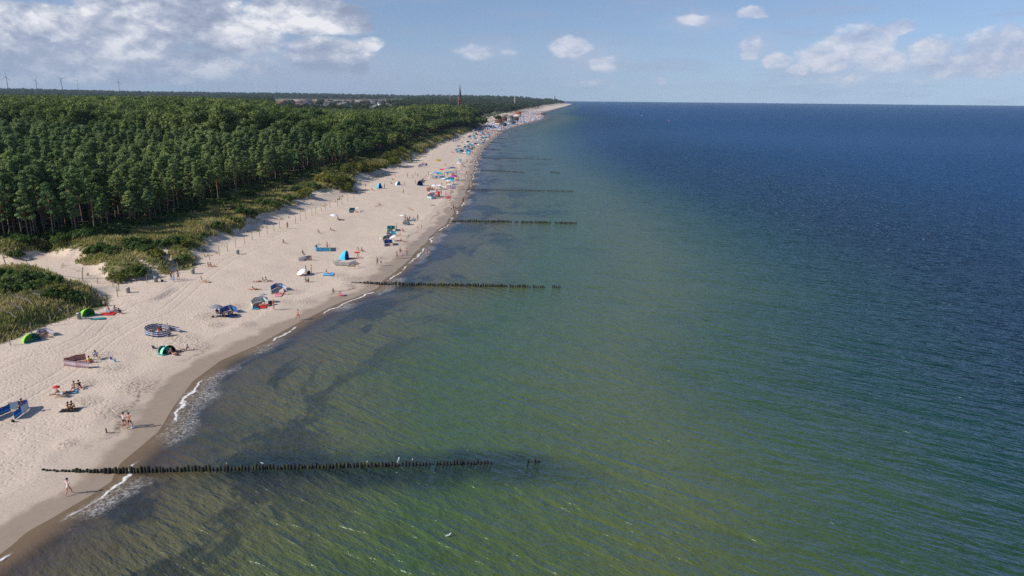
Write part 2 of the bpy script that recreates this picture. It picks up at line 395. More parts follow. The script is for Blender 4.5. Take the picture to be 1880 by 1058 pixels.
veh = k.math('MULTIPLY', k.noise(pos, 1.2, 5, .7), k.math('MULTIPLY', vgn, .4))
hgt = k.math('ADD', k.math('ADD', hgt, veh), k.math('MULTIPLY', k.math('MULTIPLY', k.noise(pos, 2.4, 3, .6), k.attr('dug')), .55))
bp = k.new('ShaderNodeBump'); bp.inputs['Distance'].default_value = 1.0; bp.inputs['Strength'].default_value = .5; k.put(bp.inputs['Height'], hgt)
p = k.new('ShaderNodeBsdfPrincipled'); k.put(p.inputs['Base Color'], c); k.put(p.inputs['Roughness'], k.fmix(wetf, .95, .45)); p.inputs['Specular IOR Level'].default_value = .25
k.l.new(bp.outputs[0], p.inputs['Normal']); k.l.new(p.outputs[0], out.inputs[0])
me.materials.append(m)
tag(link('ground', me), kind='structure')

# ------------------------------------------------------------------ sea
wsv = np.concatenate([np.arange(-1.5, 14, .35), np.arange(14, 60, 1.0)]); g = [60.0]
while g[-1] < 9500: g.append(g[-1]*1.045)
wsv = np.concatenate([wsv, g[:]])
ywv = [-60.0]
while ywv[-1] < 10900: ywv.append(ywv[-1] + (4 if ywv[-1] < 30 else .5 if ywv[-1] < 110 else ywv[-1]*.0055))
ywv = np.array(ywv)
Sg2, Yg2 = np.meshgrid(wsv, ywv); Xg2 = (np.interp(Yg2, _SY, _SX)+Sg2).ravel(); Yg2 = Yg2.ravel()
keep = np.hypot(Xg2, Yg2)
ny, nx = len(ywv), len(wsv); idx = np.arange(ny*nx).reshape(ny, nx)
Fw = np.stack([idx[:-1, :-1], idx[:-1, 1:], idx[1:, 1:], idx[1:, :-1]], -1).reshape(-1, 4)
Fw = Fw[(keep[Fw] < 10700).all(1)]
sw = Xg2-xs(Yg2)
crest = 0.0
def waves(x, y):
    """small wind sea running towards the shore"""
    a = math.radians(-34); ca, sa = math.cos(a), math.sin(a)
    al = x*ca+y*sa; ac = -x*sa+y*ca
    wob = (fbm(al*.05, ac*.05, 201, 3)-.5)*9
    return .14*(vn(al*.14, (ac+wob*.3)*.62, 211)-.5)+.07*(vn(al*.05, (ac+wob)*.24, 213)-.5)+.035*np.sin((ac+wob)*2*math.pi/4.4)*vn(al*.06, ac*.1, 207)*1.5
zw = .3*waves(Xg2, Yg2)*sst(0, 18, sw)*(1-sst(120, 300, np.hypot(Xg2, Yg2)))
me = mesh_np('sea', np.stack([Xg2, Yg2, zw], -1), Fw, smooth=True, attrs=dict(sd=sw, r=np.hypot(Xg2, Yg2)))
m, k, out = new_mat('sea_water')
pos = k.new('ShaderNodeNewGeometry').outputs['Position']
sp = k.new('ShaderNodeSeparateXYZ'); k.put(sp.inputs[0], pos)
s_, r_ = k.attr('sd'), k.attr('r')
flat = k.comb(sp.outputs[0], sp.outputs[1], 0)
# bottom and water colour by distance offshore, shifting bluer away from the camera
nbig = k.noise(flat, .035, 4, .55); nmid = k.noise(flat, .09, 5, .6); nsm = k.noise(flat, .5, 5, .6)
sj = k.math('ADD', s_, k.math('MULTIPLY', k.math('SUBTRACT', nmid, .5), 14))
shallow = k.ramp(k.math('DIVIDE', sj, 240), [(0.0, (0.16, 0.115, 0.07)), (.02, (0.085, 0.07, 0.036)), (.06, (0.105, 0.105, 0.042)), (.13, (0.056, 0.098, 0.028)), (.22, (0.086, 0.112, 0.034)),
        (.29, (0.034, 0.072, 0.022)), (.36, (0.008, 0.040, 0.024)), (.48, (0.002, 0.019, 0.036)), (1.0, (0.003, 0.028, 0.110))])
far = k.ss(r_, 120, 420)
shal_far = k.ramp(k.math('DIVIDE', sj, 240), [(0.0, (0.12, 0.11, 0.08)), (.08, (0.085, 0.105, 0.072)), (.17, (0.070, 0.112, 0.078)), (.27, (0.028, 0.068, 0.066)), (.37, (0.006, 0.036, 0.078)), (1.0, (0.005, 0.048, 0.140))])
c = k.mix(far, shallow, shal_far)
# weed beds: ragged dark drifts lying close to the shore; a dark band follows the groyne
wn = k.noise(k.comb(k.math('MULTIPLY', s_, .75), k.math('MULTIPLY', sp.outputs[1], .42), 0), .12, 6, .62, dist=.6)
weed = k.math('MULTIPLY', k.ss(wn, .50, .57), k.math('MULTIPLY', k.ss(s_, 1.6, 4.2), k.ss(s_, 13, 30, 1, 0)))
weed2 = k.math('MULTIPLY', k.ss(nbig, .56, .66), k.ss(s_, 28, 48, .6, 0))
gro = k.math('MULTIPLY', k.ss(k.math('ABSOLUTE', k.math('ADD', sp.outputs[1], k.math('ADD', -62.0, k.math('MULTIPLY', k.math('SUBTRACT', nmid, .5), 12)))), 1.2, 5.0, 1, 0), k.math('MULTIPLY', k.ss(s_, 6, 12), k.ss(s_, 38, 50, 1, 0)))
brown = k.math('MULTIPLY', k.ss(s_, 1.4, 3.0), k.ss(k.math('ADD', s_, k.math('MULTIPLY', nmid, 7)), 6.0, 9.5, 1, 0))
c = k.mix(k.math('MULTIPLY', brown, .62), c, (0.035, 0.026, 0.022))
c = k.mix(k.math('MULTIPLY', weed, .68), c, (0.016, 0.020, 0.018))
c = k.mix(weed2, c, (0.014, 0.032, 0.022))
c = k.mix(k.math('MULTIPLY', gro, .8), c, (0.012, 0.024, 0.024))
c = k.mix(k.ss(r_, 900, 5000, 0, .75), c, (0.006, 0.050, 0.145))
# ripples
rot = k.new('ShaderNodeVectorRotate', rotation_type='Z_AXIS'); k.put(rot.inputs['Vector'], flat); rot.inputs['Angle'].default_value = math.radians(34)
v1 = k.vmath('MULTIPLY', rot.outputs[0], (.20, 1.0, 1)); v2 = k.vmath('MULTIPLY', rot.outputs[0], (.36, 1.0, 1))
rdg = lambda n_: k.math('POWER', k.math('SUBTRACT', 1.0, k.math('ABSOLUTE', k.math('MULTIPLY', k.math('SUBTRACT', n_, .5), 3.0)), clamp=True), 1.6)
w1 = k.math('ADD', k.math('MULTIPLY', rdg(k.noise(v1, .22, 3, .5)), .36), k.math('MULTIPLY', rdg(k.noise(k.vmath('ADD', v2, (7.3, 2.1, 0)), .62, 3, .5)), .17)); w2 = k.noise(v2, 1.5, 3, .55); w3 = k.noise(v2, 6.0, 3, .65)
w0 = k.noise(v1, .05, 3, .5)
amp = k.ss(s_, 0, 14, .3, 1.0)
hgt = k.math('ADD', k.math('MULTIPLY', w1, k.math('ADD', k.ss(s_, 45, 130, .72, 2.6), k.math('MULTIPLY', k.ss(r_, 130, 260, 0, .5), k.ss(r_, 330, 800, 1, -3.2)))), k.math('ADD', k.math('MULTIPLY', w2, .30), k.math('ADD', k.math('MULTIPLY', w3, .04), k.math('MULTIPLY', w0, k.ss(r_, 150, 1500, 0, 8)))))
hgt = k.math('MULTIPLY', hgt, amp)
bp = k.new('ShaderNodeBump'); bp.inputs['Strength'].default_value = 1.0; bp.inputs['Distance'].default_value = 1.15; k.put(bp.inputs['Height'], hgt)
# wave troughs darkened in the colour, imitating the light scattered back by crests
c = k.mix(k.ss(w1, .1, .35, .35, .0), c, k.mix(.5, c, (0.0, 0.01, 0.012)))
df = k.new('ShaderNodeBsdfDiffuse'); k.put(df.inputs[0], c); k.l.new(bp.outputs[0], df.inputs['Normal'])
gl = k.new('ShaderNodeBsdfGlossy'); gl.inputs['Color'].default_value = (.66, .84, 1, 1); k.put(gl.inputs['Roughness'], k.ss(r_, 80, 900, .24, .28)); k.l.new(bp.outputs[0], gl.inputs['Normal'])
fr = k.new('ShaderNodeFresnel'); fr.inputs['IOR'].default_value = 1.34; k.l.new(bp.outputs[0], fr.inputs['Normal'])
fac = k.math('MINIMUM', k.math('MULTIPLY', fr.outputs[0], 1.25), k.ss(r_, 150, 1200, .40, .22))
ms = k.new('ShaderNodeMixShader'); k.put(ms.inputs[0], fac); k.l.new(df.outputs[0], ms.inputs[1]); k.l.new(gl.outputs[0], ms.inputs[2])
# foam along the water's edge
yv_ = sp.outputs[1]
fz = k.math('ADD', s_, k.math('MULTIPLY', k.math('SUBTRACT', k.noise(flat, .22, 4, .6), .5), 3.4))
line = k.math('MULTIPLY', k.ss(k.math('ABSOLUTE', k.math('SUBTRACT', fz, 1.1)), .05, .36, 1, 0), k.math('MULTIPLY', k.ss(k.noise(flat, .11, 3), .45, .52), k.ss(k.noise(flat, 1.6, 4, .7), .30, .46)))
patch = k.math('MULTIPLY', k.ss(k.noise(flat, .075, 2), .47, .60), k.math('MULTIPLY', k.ss(fz, .2, 1.0), k.ss(fz, 2.4, 4.2, 1, 0)))
pz = k.math('MAXIMUM', k.math('MULTIPLY', k.ss(yv_, 66, 69), k.ss(yv_, 80, 84, 1, 0)), k.math('MULTIPLY', k.ss(yv_, 52.5, 54.5), k.ss(yv_, 58.5, 61, 1, 0)))
patch = k.math('MAXIMUM', patch, k.math('MULTIPLY', pz, k.math('MULTIPLY', k.ss(fz, .2, .7), k.ss(fz, 2.6, 4.4, 1, 0))))
lace = k.ss(k.noise(flat, 2.6, 5, .72, dist=1.2), .45, .62)
foam = k.math('MAXIMUM', line, k.math('MULTIPLY', patch, k.math('ADD', k.math('MULTIPLY', lace, .6), .05)))
caps = k.math('MULTIPLY', k.ss(k.noise(v1, .9, 5, .7), .775, .80), k.math('MULTIPLY', k.ss(s_, 60, 120), k.ss(r_, 500, 900, 1, 0)))
foam = k.math('MAXIMUM', foam, caps)
fo = k.new('ShaderNodeBsdfDiffuse'); fo.inputs[0].default_value = (.80, .78, .75, 1)
m2 = k.new('ShaderNodeMixShader'); k.put(m2.inputs[0], foam); k.l.new(ms.outputs[0], m2.inputs[1]); k.l.new(fo.outputs[0], m2.inputs[2])
# the first hand's breadth of water is clear
tp = k.new('ShaderNodeBsdfTransparent'); tp.inputs[0].default_value = (.80, .76, .70, 1)
m3 = k.new('ShaderNodeMixShader'); k.put(m3.inputs[0], k.math('MAXIMUM', k.ss(s_, .3, 4.2, .12, 1), foam)); k.l.new(tp.outputs[0], m3.inputs[1]); k.l.new(m2.outputs[0], m3.inputs[2])
k.l.new(m3.outputs[0], out.inputs[0])
me.materials.append(m)
tag(link('sea', me), kind='structure')

# ------------------------------------------------------------------ trees
def leaf_mat(name, a, b, tip, seed_scale=.012):
    m, k, out = new_mat(name)
    g_ = k.new('ShaderNodeNewGeometry'); oi = k.new('ShaderNodeObjectInfo')
    pos = g_.outputs['Position']
    c = k.mix(oi.outputs['Random'], a, b)
    c = k.mix(k.ss(k.noise(oi.outputs['Location'], seed_scale, 3), .42, .62, 0, .55), c, tip)
    c = k.mix(k.ss(k.math('FRACT', k.math('MULTIPLY', oi.outputs['Random'], 7.3)), .70, .95, 0, .55), c, tuple(x*.68 for x in a))
    c = k.mix(k.ss(k.noise(pos, .9, 3), .35, .7, 0, .4), c, tuple(x*.7 for x in a))
    c = k.mix(k.ss(k.math('FRACT', k.math('MULTIPLY', oi.outputs['Random'], 13.7)), .86, 1.0, 0, .55), c, tuple(x*1.5+.012 for x in tip))
    d = k.new('ShaderNodeBsdfPrincipled'); k.put(d.inputs['Base Color'], c); d.inputs['Roughness'].default_value = .6; d.inputs['Specular IOR Level'].default_value = .08
    t = k.new('ShaderNodeBsdfTranslucent'); k.put(t.inputs[0], k.mix(.5, c, (0.16, 0.21, 0.04)))
    ms = k.new('ShaderNodeMixShader'); ms.inputs[0].default_value = .30
    k.l.new(d.outputs[0], ms.inputs[1]); k.l.new(t.outputs[0], ms.inputs[2]); k.l.new(ms.outputs[0], out.inputs[0])
    return m
M_PINE = leaf_mat('pine_needles', (0.118, 0.205, 0.085), (0.205, 0.305, 0.112), (0.30, 0.35, 0.12))
M_LEAF = leaf_mat('broad_leaves', (0.090, 0.155, 0.048), (0.180, 0.240, 0.066), (0.30, 0.33, 0.105))
M_BUSH = leaf_mat('shrub_leaves', (0.13, 0.16, 0.042), (0.20, 0.20, 0.045), (0.30, 0.25, 0.055))
M_ROSE = leaf_mat('low_green_leaves', (0.065, 0.125, 0.034), (0.11, 0.165, 0.045), (0.15, 0.18, 0.055))
M_FAR = leaf_mat('distant_leaves', (0.040, 0.066, 0.034), (0.062, 0.090, 0.042), (0.080, 0.098, 0.046), .002)
def bark_mat():
    m, k, out = new_mat('pine_bark')
    tc_ = k.new('ShaderNodeTexCoord').outputs['Object']; s3 = k.new('ShaderNodeSeparateXYZ'); k.put(s3.inputs[0], tc_)
    n = k.noise(k.vmath('MULTIPLY', tc_, (6, 6, 1.2)), 1.0, 4, .6)
    c = k.mix(n, (0.16, 0.11, 0.08), (0.32, 0.24, 0.18))
    c = k.mix(k.ss(s3.outputs[2], 2.5, 7, 0, .8), c, k.mix(n, (0.30, 0.13, 0.07), (0.46, 0.22, 0.12)))
    p = k.new('ShaderNodeBsdfPrincipled'); k.put(p.inputs['Base Color'], c); p.inputs['Roughness'].default_value = .9
    k.l.new(p.outputs[0], out.inputs[0]); return m
M_BARK = bark_mat()
M_GREY = paint('grey_bark', (0.12, 0.10, 0.08), .9, .3)
M_DEAD = paint('dead_wood', (0.26, 0.22, 0.18), .9, .25)

def tube(path, rad, nseg=6):
    """tapered tube through points"""
    V = []; Fc = []
    path = [Vector(p) for p in path]; n = len(path)
    for i, p in enumerate(path):
        t = (path[min(i+1, n-1)]-path[max(i-1, 0)]).normalized()
        a = t.orthogonal().normalized(); b = t.cross(a)
        if i == 0: a0 = a
        a = (a0-t*a0.dot(t)).normalized(); b = t.cross(a); a0 = a
        for j in range(nseg):
            q = 2*math.pi*j/nseg; V.append(p+(a*math.cos(q)+b*math.sin(q))*rad[i])
    for i in range(n-1):
        for j in range(nseg):
            Fc.append((i*nseg+j, i*nseg+(j+1) % nseg, (i+1)*nseg+(j+1) % nseg, (i+1)*nseg+j))
    return np.array([tuple(v) for v in V]), np.array(Fc)
class Arr:
    """collects pieces of one mesh"""
    def __init__(s): s.V = []; s.T = []; s.Q = []; s.n = 0; s.mT = []; s.mQ = []
    def add(s, V, Fc, mi=0):
        V = np.asarray(V, float); Fc = np.asarray(Fc)
        (s.T if Fc.shape[1] == 3 else s.Q).append(Fc+s.n); (s.mT if Fc.shape[1] == 3 else s.mQ).append(np.full(len(Fc), mi))
        s.V.append(V); s.n += len(V); return s
    def tube(s, path, rad, nseg=6, mi=0, cap=False):
        V, Fc = tube(path, rad, nseg); 
        if cap:
            n0 = len(V); V = np.vstack([V, [path[-1]], [path[0]]])
            b = (len(path)-1)*nseg
            T = np.array([(b+j, b+(j+1) % nseg, n0) for j in range(nseg)]+[((j+1) % nseg, j, n0+1) for j in range(nseg)])
            s.T.append(T+s.n); s.mT.append(np.full(len(T), mi))
        s.add(V, Fc, mi); return s
    def box(s, c, d, mi=0, rz=0):
        x, y, z = np.array(d)/2
        V = np.array([(-x, -y, -z), (x, -y, -z), (x, y, -z), (-x, y, -z), (-x, -y, z), (x, -y, z), (x, y, z), (-x, y, z)], float)
        if rz: V[:, :2] = V[:, :2] @ np.array([[math.cos(rz), math.sin(rz)], [-math.sin(rz), math.cos(rz)]])
        return s.add(V+np.array(c), [(0, 3, 2, 1), (4, 5, 6, 7), (0, 1, 5, 4), (1, 2, 6, 5), (2, 3, 7, 6), (3, 0, 4, 7)], mi)
    def mesh(s, name, mats, smooth=False):
        V = np.vstack(s.V); F2 = []; mi = []
        if s.T: F2.append(np.vstack(s.T)); mi += s.mT
        if s.Q: F2.append(np.vstack(s.Q)); mi += s.mQ
        me = mesh_np(name, V, F2, mats, smooth)
        mi = np.concatenate(mi)
        if mi.any() and len(me.polygons) == len(mi): me.polygons.foreach_set('material_index', mi.astype(np.int32))
        return me
def leaves(rng, cen, rad, n, size, up=.5, shell=.55):
    """n leaf triangles scattered in an ellipsoid, mostly on its skin"""
    d = rng.normal(size=(n, 3)); d /= np.linalg.norm(d, axis=1)[:, None]
    r = shell+(1-shell)*rng.random(n)**.6
    c = np.array(cen)+d*r[:, None]*np.array(rad)
    nr = d*np.array([1, 1, 1])+rng.normal(size=(n, 3))*.65+np.array([0, 0, up]); nr /= np.linalg.norm(nr, axis=1)[:, None]
    t = np.cross(nr, rng.normal(size=(n, 3))); t /= np.linalg.norm(t, axis=1)[:, None]; b = np.cross(nr, t)
    sz = size*(.6+.8*rng.random(n))[:, None]
    return np.stack([c+t*sz, c-t*sz*.5+b*sz*.8, c-t*sz*.5-b*sz*.8], 1).reshape(-1, 3), np.arange(n*3).reshape(-1, 3)
def pine(seed, H, R, bare=.52, nc=34, lean=.5, nl=66, size=.245):
    rng = np.random.default_rng(seed); A = Arr(); B = Arr(); nc = int(nc*1.35)
    lx, ly = rng.normal(size=2)*lean
    top = np.array([lx, ly, H])
    def ax(t): return np.array([lx*t**1.6+.12*math.sin(t*5+seed), ly*t**1.6, H*t])
    B.tube([ax(t) for t in (0, .12, .3, .5, .7, .85, .98)], [.17, .14, .12, .10, .075, .05, .02], 6)
    for i in range(nc):
        t = bare+(1-bare)*((i+rng.random())/nc)
        tt = (t-bare)/(1-bare); w_ = max(.12, 1-tt)**.62*min(1, .62+tt*3)
        rr = R*w_*(.35+.75*rng.random()); an = rng.random()*6.283
        c = ax(t)+np.array([math.cos(an)*rr, math.sin(an)*rr, rr*.12])
        cr = (.45+.6*rng.random())*R*.36
        V, Fc = leaves(rng, c, (cr, cr, cr*.55), nl, size, .7, .3); A.add(V, Fc)
        B.tube([ax(max(t-.05, .1)), (ax(t)+c)/2+[0, 0, .1], c], [.045, .03, .012], 4)
    V, Fc = leaves(rng, ax(1)-[0, 0, .2], (R*.28, R*.28, R*.35), nl, size, .7, .2); A.add(V, Fc)
    for i in range(5):                                    # dead stubs lower down
        t = .22+.3*rng.random(); an = rng.random()*6.283; L = .5+1.1*rng.random()
        B.tube([ax(t), ax(t)+np.array([math.cos(an)*L, math.sin(an)*L, .1])], [.03, .008], 4)
    return A.mesh('crown', [M_PINE]), B.mesh('trunk', [M_BARK], True)
def broad(seed, H, R, nc=54, nl=62, size=.42, mat=None, th=.32, bark=None):
    rng = np.random.default_rng(seed); A = Arr(); B = Arr()
    hub = np.array([rng.normal()*.3, rng.normal()*.3, H*th])
    B.tube([(0, 0, 0), tuple(hub*.5), tuple(hub), (hub[0], hub[1], H*.7)], [R*.06, R*.05, R*.042, R*.012], 7)
    for i in range(nc):
        d = rng.normal(size=3); d /= np.linalg.norm(d); d[2] = abs(d[2])*1.05-.25
        q = .45+.55*rng.random()**.5
        c = np.array([hub[0], hub[1], H*.60])+d*np.array([R, R, H*.38])*q*(.86+.25*math.sin(seed+3*math.atan2(d[1], d[0])))
        cr = R*(.20+.16*rng.random())
        V, Fc = leaves(rng, c, (cr, cr, cr*.72), nl, size, .45, .45); A.add(V, Fc)
        if i % 3 == 0: B.tube([tuple(hub), tuple((hub+c)/2+[0, 0, .3]), tuple(c)], [R*.022, R*.014, .02], 5)
    return A.mesh('crown', [mat or M_LEAF]), B.mesh('trunk', [bark or M_GREY], True)
def shrub(seed, H, R, mat, nc=22, nl=60, size=.2):
    rng = np.random.default_rng(seed); A = Arr(); B = Arr()
    for i in range(nc):
        an = rng.random()*6.283; q = math.sqrt(rng.random())
        c = np.array([math.cos(an)*R*q*.85, math.sin(an)*R*q*.85, H*(.28+.5*(1-q*q)*rng.random()+.12*rng.random())])
        cr = R*(.20+.18*rng.random())
        V, Fc = leaves(rng, c, (cr, cr, min(cr*.85, H*.34)), nl, size, .6, .45); V[:, 2] = np.maximum(V[:, 2], .0); A.add(V, Fc)
        if i % 2 == 0: B.tube([(rng.normal()*.1, rng.normal()*.1, -.1), tuple(c*[.5, .5, .45]), tuple(c)], [.05, .03, .012], 4)
    return A.mesh('foliage', [mat]), B.mesh('stems', [M_GREY], True)

rng = np.random.default_rng(11)
PINES = [pine(s, H, R, b, nc, ln) for s, H, R, b, nc, ln in ((1, 14.5, 2.5, .48, 38, .4), (2, 13.2, 2.2, .50, 34, .6), (3, 15.6, 2.8, .44, 44, .3), (4, 12.2, 2.6, .40, 36, .9), (5, 14.0, 1.9, .52, 30, .5), (6, 15.0, 2.4, .38, 42, .3))]
BROADS = [broad(s, H, R, nc) for s, H, R, nc in ((21, 17, 5.2, 56), (22, 19, 6.0, 62), (23, 15, 4.6, 48), (24, 20.5, 5.4, 58))]
SHR = [shrub(31, 2.6, 2.6, M_BUSH), shrub(32, 1.7, 2.2, M_ROSE, 20), shrub(33, 3.6, 3.2, M_BUSH, 28), shrub(34, 1.2, 1.6, M_ROSE, 16), shrub(35, 1.5, 1.9, M_BUSH, 18)]
FARC = [broad(51, 15, 8, 26, 40, .95, M_FAR), broad(52, 18, 9, 28, 40, 1.0, M_FAR), broad(53, 12, 9, 26, 36, .9, M_FAR)]

def proto(kind, pair, names, loc, rz, sc, label, cat, group):
    r = empty(kind, loc, rz); r.scale = (sc,)*3; tag(r, label, cat, group)
    for n_, me_ in zip(names, pair): link(n_, me_, r)
    return r
def dup(root, loc, rz, sc=None, label=None, group=None):
    r = root.copy(); COL.objects.link(r); r.location = loc; r.rotation_euler = (0, 0, rz)
    if sc: r.scale = (sc,)*3
    if label: r['label'] = label
    if group: r['group'] = group
    for ch in list(root.children):
        c = ch.copy(); COL.objects.link(c); c.parent = r
        for g_ in ch.children:
            d = g_.copy(); COL.objects.link(d); d.parent = c
    return r

# candidate positions of the whole wood
def scatter(y0, y1, step, jit=.8):
    P_ = []
    y = y0
    while y < y1:
        st = step(y); xl = -.80*y-45; xr = xf(y)
        xs_ = np.arange(xl, xr, st)
        if len(xs_):
            X = xs_+(rng.random(len(xs_))-.5)*st*jit; Y = y+(rng.random(len(xs_))-.5)*st*jit
            P_.append(np.stack([X, Y], 1))
        y += st
    return np.vstack(P_)
W1 = scatter(118, 1010, lambda y: 3.5 if y < 260 else 4.4 if y < 420 else 5.6 if y < 700 else 7.0)
X, Y = W1[:, 0], W1[:, 1]
okm = (X < xf(Y)-.5) & ~((Y > 880) & (X > -130-(Y-880)*.5))
W1 = W1[okm]; X, Y = W1[:, 0], W1[:, 1]
bn = fbm(X*.012, Y*.008, 61, 3)
isb = (bn + .55*sst(300, 420, Y+.35*X+40) + .5*sst(470, 640, Y) + .25*sst(-60, -230, X)*sst(230, 330, Y)) > .84
inb = poly_mask(X, Y, BOWL, 2) > .3
W1 = W1[~inb]; isb = isb[~inb]; X, Y = W1[:, 0], W1[:, 1]
thin = (rng.random(len(X)) > .5) & isb & (Y < 700)       # broadleaved trees stand wider apart
W1 = W1[~thin]; isb = isb[~thin]; X, Y = W1[:, 0], W1[:, 1]
Z = height(X, Y)
SC = (.72+.48*rng.random(len(X)))*np.where(isb, 1.05+.2*sst(400, 900, Y), 1.0)*(1+.12*(fbm(X*.03, Y*.03, 5)-.5)*4)
Hv = np.array([14.5, 13.2, 15.6, 12.2, 14, 15, 17, 19, 15, 20.5])
RZ0 = np.where(isb, 6+rng.integers(0, 4, len(X)), rng.integers(0, 6, len(X)))
pxr = 940+1300*X/Y
zt = np.interp(pxr, [0, 250, 420, 500, 545, 700, 740, 820, 900], [36, 36, 34, 31, 20, 21, 26, 28, 26])+np.clip(900-Y, 0, 500)*.004
want = (zt-Z)*(.84+.2*rng.random(len(X)))/Hv[RZ0]
SC = SC+(want-SC)*sst(380, 620, Y)
SC *= .60+.40*sst(0, 26, xf(Y)-X)*1.0+.40*(1-sst(0, 26, xf(Y)-X))*(1-sst(300, 420, Y))
SC *= np.where(isb, 1, 1-.13*(1-sst(300, 420, Y)))*(1-.14*(1-sst(6, 18, xf(Y)-X)))
SC *= np.where(isb & (X < -120) & (Y < 560), 1.22, 1)
SC = np.minimum(SC, (np.interp(pxr, [0, 350, 480, 560], [30.5, 31, 29, 27])-Z+rng.random(len(X))*4.5)/Hv[RZ0])
RZ = rng.random(len(X))*6.283
var = RZ0
# which ones show largest: nearest to the camera inside the frame, front rows first
def proj(x, y, z):
    v_ = np.stack([x, y, z-CAM_H], -1)
    dpt = v_ @ np.array(F_); return 940+FOC*(v_ @ np.array(R_))/dpt, 529-FOC*(v_ @ np.array(U_))/dpt, dpt
px_, py_, dp_ = proj(X, Y, Z+10)
score = dp_ + 2.2*np.maximum(xf(Y)-X-3, 0)*(dp_ < 500)
score[(px_ < -20)] = 1e9
score[Y < 60] = 1e9
order = np.argsort(score)
ind = set(order[:292].tolist())
LBL = {0: 'tall pine with bare reddish trunk and dark green top at the forest front',
       1: 'dark green pine crown packed between others just behind the first row of forest pines',
       2: 'rounded broadleaved tree with lighter green crown rising among the forest pines'}
CATS = {}
first = {}
for i in order[:292]:
    x, y, z = float(X[i]), float(Y[i]), float(Z[i])-.1
    vv = int(var[i]); isbr = vv >= 6
    fr_ = (xf(y)-x) < 9
    wh_ = ('above the sand hollow' if px_[i] < 215 else 'behind the path opening' if px_[i] < 330 else 'above the dune posts' if px_[i] < 460 else 'above the grassy strip' if px_[i] < 580 else 'behind the olive bushes')
    hh_ = float(SC[i])*Hv[int(var[i])]; sz_ = 'very tall' if hh_ > 15.8 else 'tall' if hh_ > 14 else 'medium' if hh_ > 12 else 'low'; wd2 = ('broad', 'slim', 'wide topped', 'leaning', 'narrow', 'bushy')[int(var[i]) % 6]
    lb = ('%s broadleaved tree with light green crown rising among pines %s' % (sz_, wh_)) if isbr else ('%s %s pine with bare trunk in the front row %s' % (sz_, wd2, wh_)) if fr_ else ('%s %s pine crown just behind the front row %s' % (sz_, wd2, wh_))
    gp = 'broadleaved trees among the pines' if isbr else 'pines in the front row of the forest' if fr_ else 'pines behind the front row of the forest'
    if vv not in first:
        first[vv] = proto('broadleaf_tree' if isbr else 'pine_tree', (BROADS[vv-6] if isbr else PINES[vv]), ('crown', 'trunk'), (x, y, z), float(RZ[i]), float(SC[i]), lb, 'tree', gp)
    else: dup(first[vv], (x, y, z), float(RZ[i]), float(SC[i]), lb, gp)
def ensure(vv):
    """stand one real tree of every variant in the wood, so the far wood can be grown from it"""
    if vv in first: return
    j = [q for q in order[292:] if int(var[q]) == vv][0]; ind.add(int(j)); isbr = vv >= 6
    first[vv] = proto('broadleaf_tree' if isbr else 'pine_tree', (BROADS[vv-6] if isbr else PINES[vv]), ('crown', 'trunk'), (float(X[j]), float(Y[j]), float(Z[j])-.1), float(RZ[j]), float(SC[j]),
        LBL[2] if isbr else LBL[1], 'tree', 'broadleaved trees among the pines' if isbr else 'pines behind the front row of the forest')
for vv in range(10): ensure(vv)

def grow(name, P3, rz, sc, vr, sources, label):
    """one mass of trees grown on points; sources = {variant: [objects]}"""
    me = bpy.data.meshes.new(name); me.vertices.add(len(P3)); me.vertices.foreach_set('co', np.asarray(P3, np.float32).ravel())
    for an, ar in (('rz', rz), ('sc', sc), ('vr', vr)):
        a = me.attributes.new(an, 'FLOAT', 'POINT'); a.data.foreach_set('value', np.asarray(ar, np.float32))
    o = link(name, me); tag(o, label, kind='stuff')
    ng = bpy.data.node_groups.new(name, 'GeometryNodeTree')
    ng.interface.new_socket('Geometry', in_out='INPUT', socket_type='NodeSocketGeometry'); ng.interface.new_socket('Geometry', in_out='OUTPUT', socket_type='NodeSocketGeometry')
    N, L = ng.nodes, ng.links
    gi, go = N.new('NodeGroupInput'), N.new('NodeGroupOutput'); jn = N.new('GeometryNodeJoinGeometry')
    def at(n_):
        a = N.new('GeometryNodeInputNamedAttribute'); a.data_type = 'FLOAT'; a.inputs[0].default_value = n_; return a.outputs[0]
    mp = N.new('GeometryNodeMeshToPoints'); L.new(gi.outputs[0], mp.inputs[0])
    cb = N.new('ShaderNodeCombineXYZ'); L.new(at('rz'), cb.inputs[2])
    for vv, obs in sources.items():
        cmp = N.new('FunctionNodeCompare'); cmp.data_type = 'FLOAT'; cmp.operation = 'EQUAL'; L.new(at('vr'), cmp.inputs[0]); cmp.inputs[1].default_value = vv; cmp.inputs['Epsilon'].default_value = .1
        ip = N.new('GeometryNodeInstanceOnPoints'); L.new(mp.outputs[0], ip.inputs[0]); L.new(cmp.outputs[0], ip.inputs['Selection'])
        gj = N.new('GeometryNodeJoinGeometry')
        for ob in obs:
            oi = N.new('GeometryNodeObjectInfo'); oi.inputs[0].default_value = ob; oi.transform_space = 'ORIGINAL'; oi.inputs['As Instance'].default_value = False; L.new(oi.outputs['Geometry'], gj.inputs[0])
        L.new(gj.outputs[0], ip.inputs['Instance']); L.new(cb.outputs[0], ip.inputs['Rotation'])
        cs = N.new('ShaderNodeCombineXYZ'); a = at('sc')
        for q in range(3): L.new(a, cs.inputs[q])
        L.new(cs.outputs[0], ip.inputs['Scale']); L.new(ip.outputs[0], jn.inputs[0])
    L.new(jn.outputs[0], go.inputs[0])
    md = o.modifiers.new('grow', 'NODES'); md.node_group = ng
    return o
rest = np.array([i for i in range(len(X)) if i not in ind])
grow('forest', np.stack([X[rest], Y[rest], Z[rest]-.1], 1), RZ[rest], SC[rest], var[rest], {vv: list(first[vv].children) for vv in range(10)}, 'dense coastal forest of dark green pines and broadleaved trees stretching back from the beach')

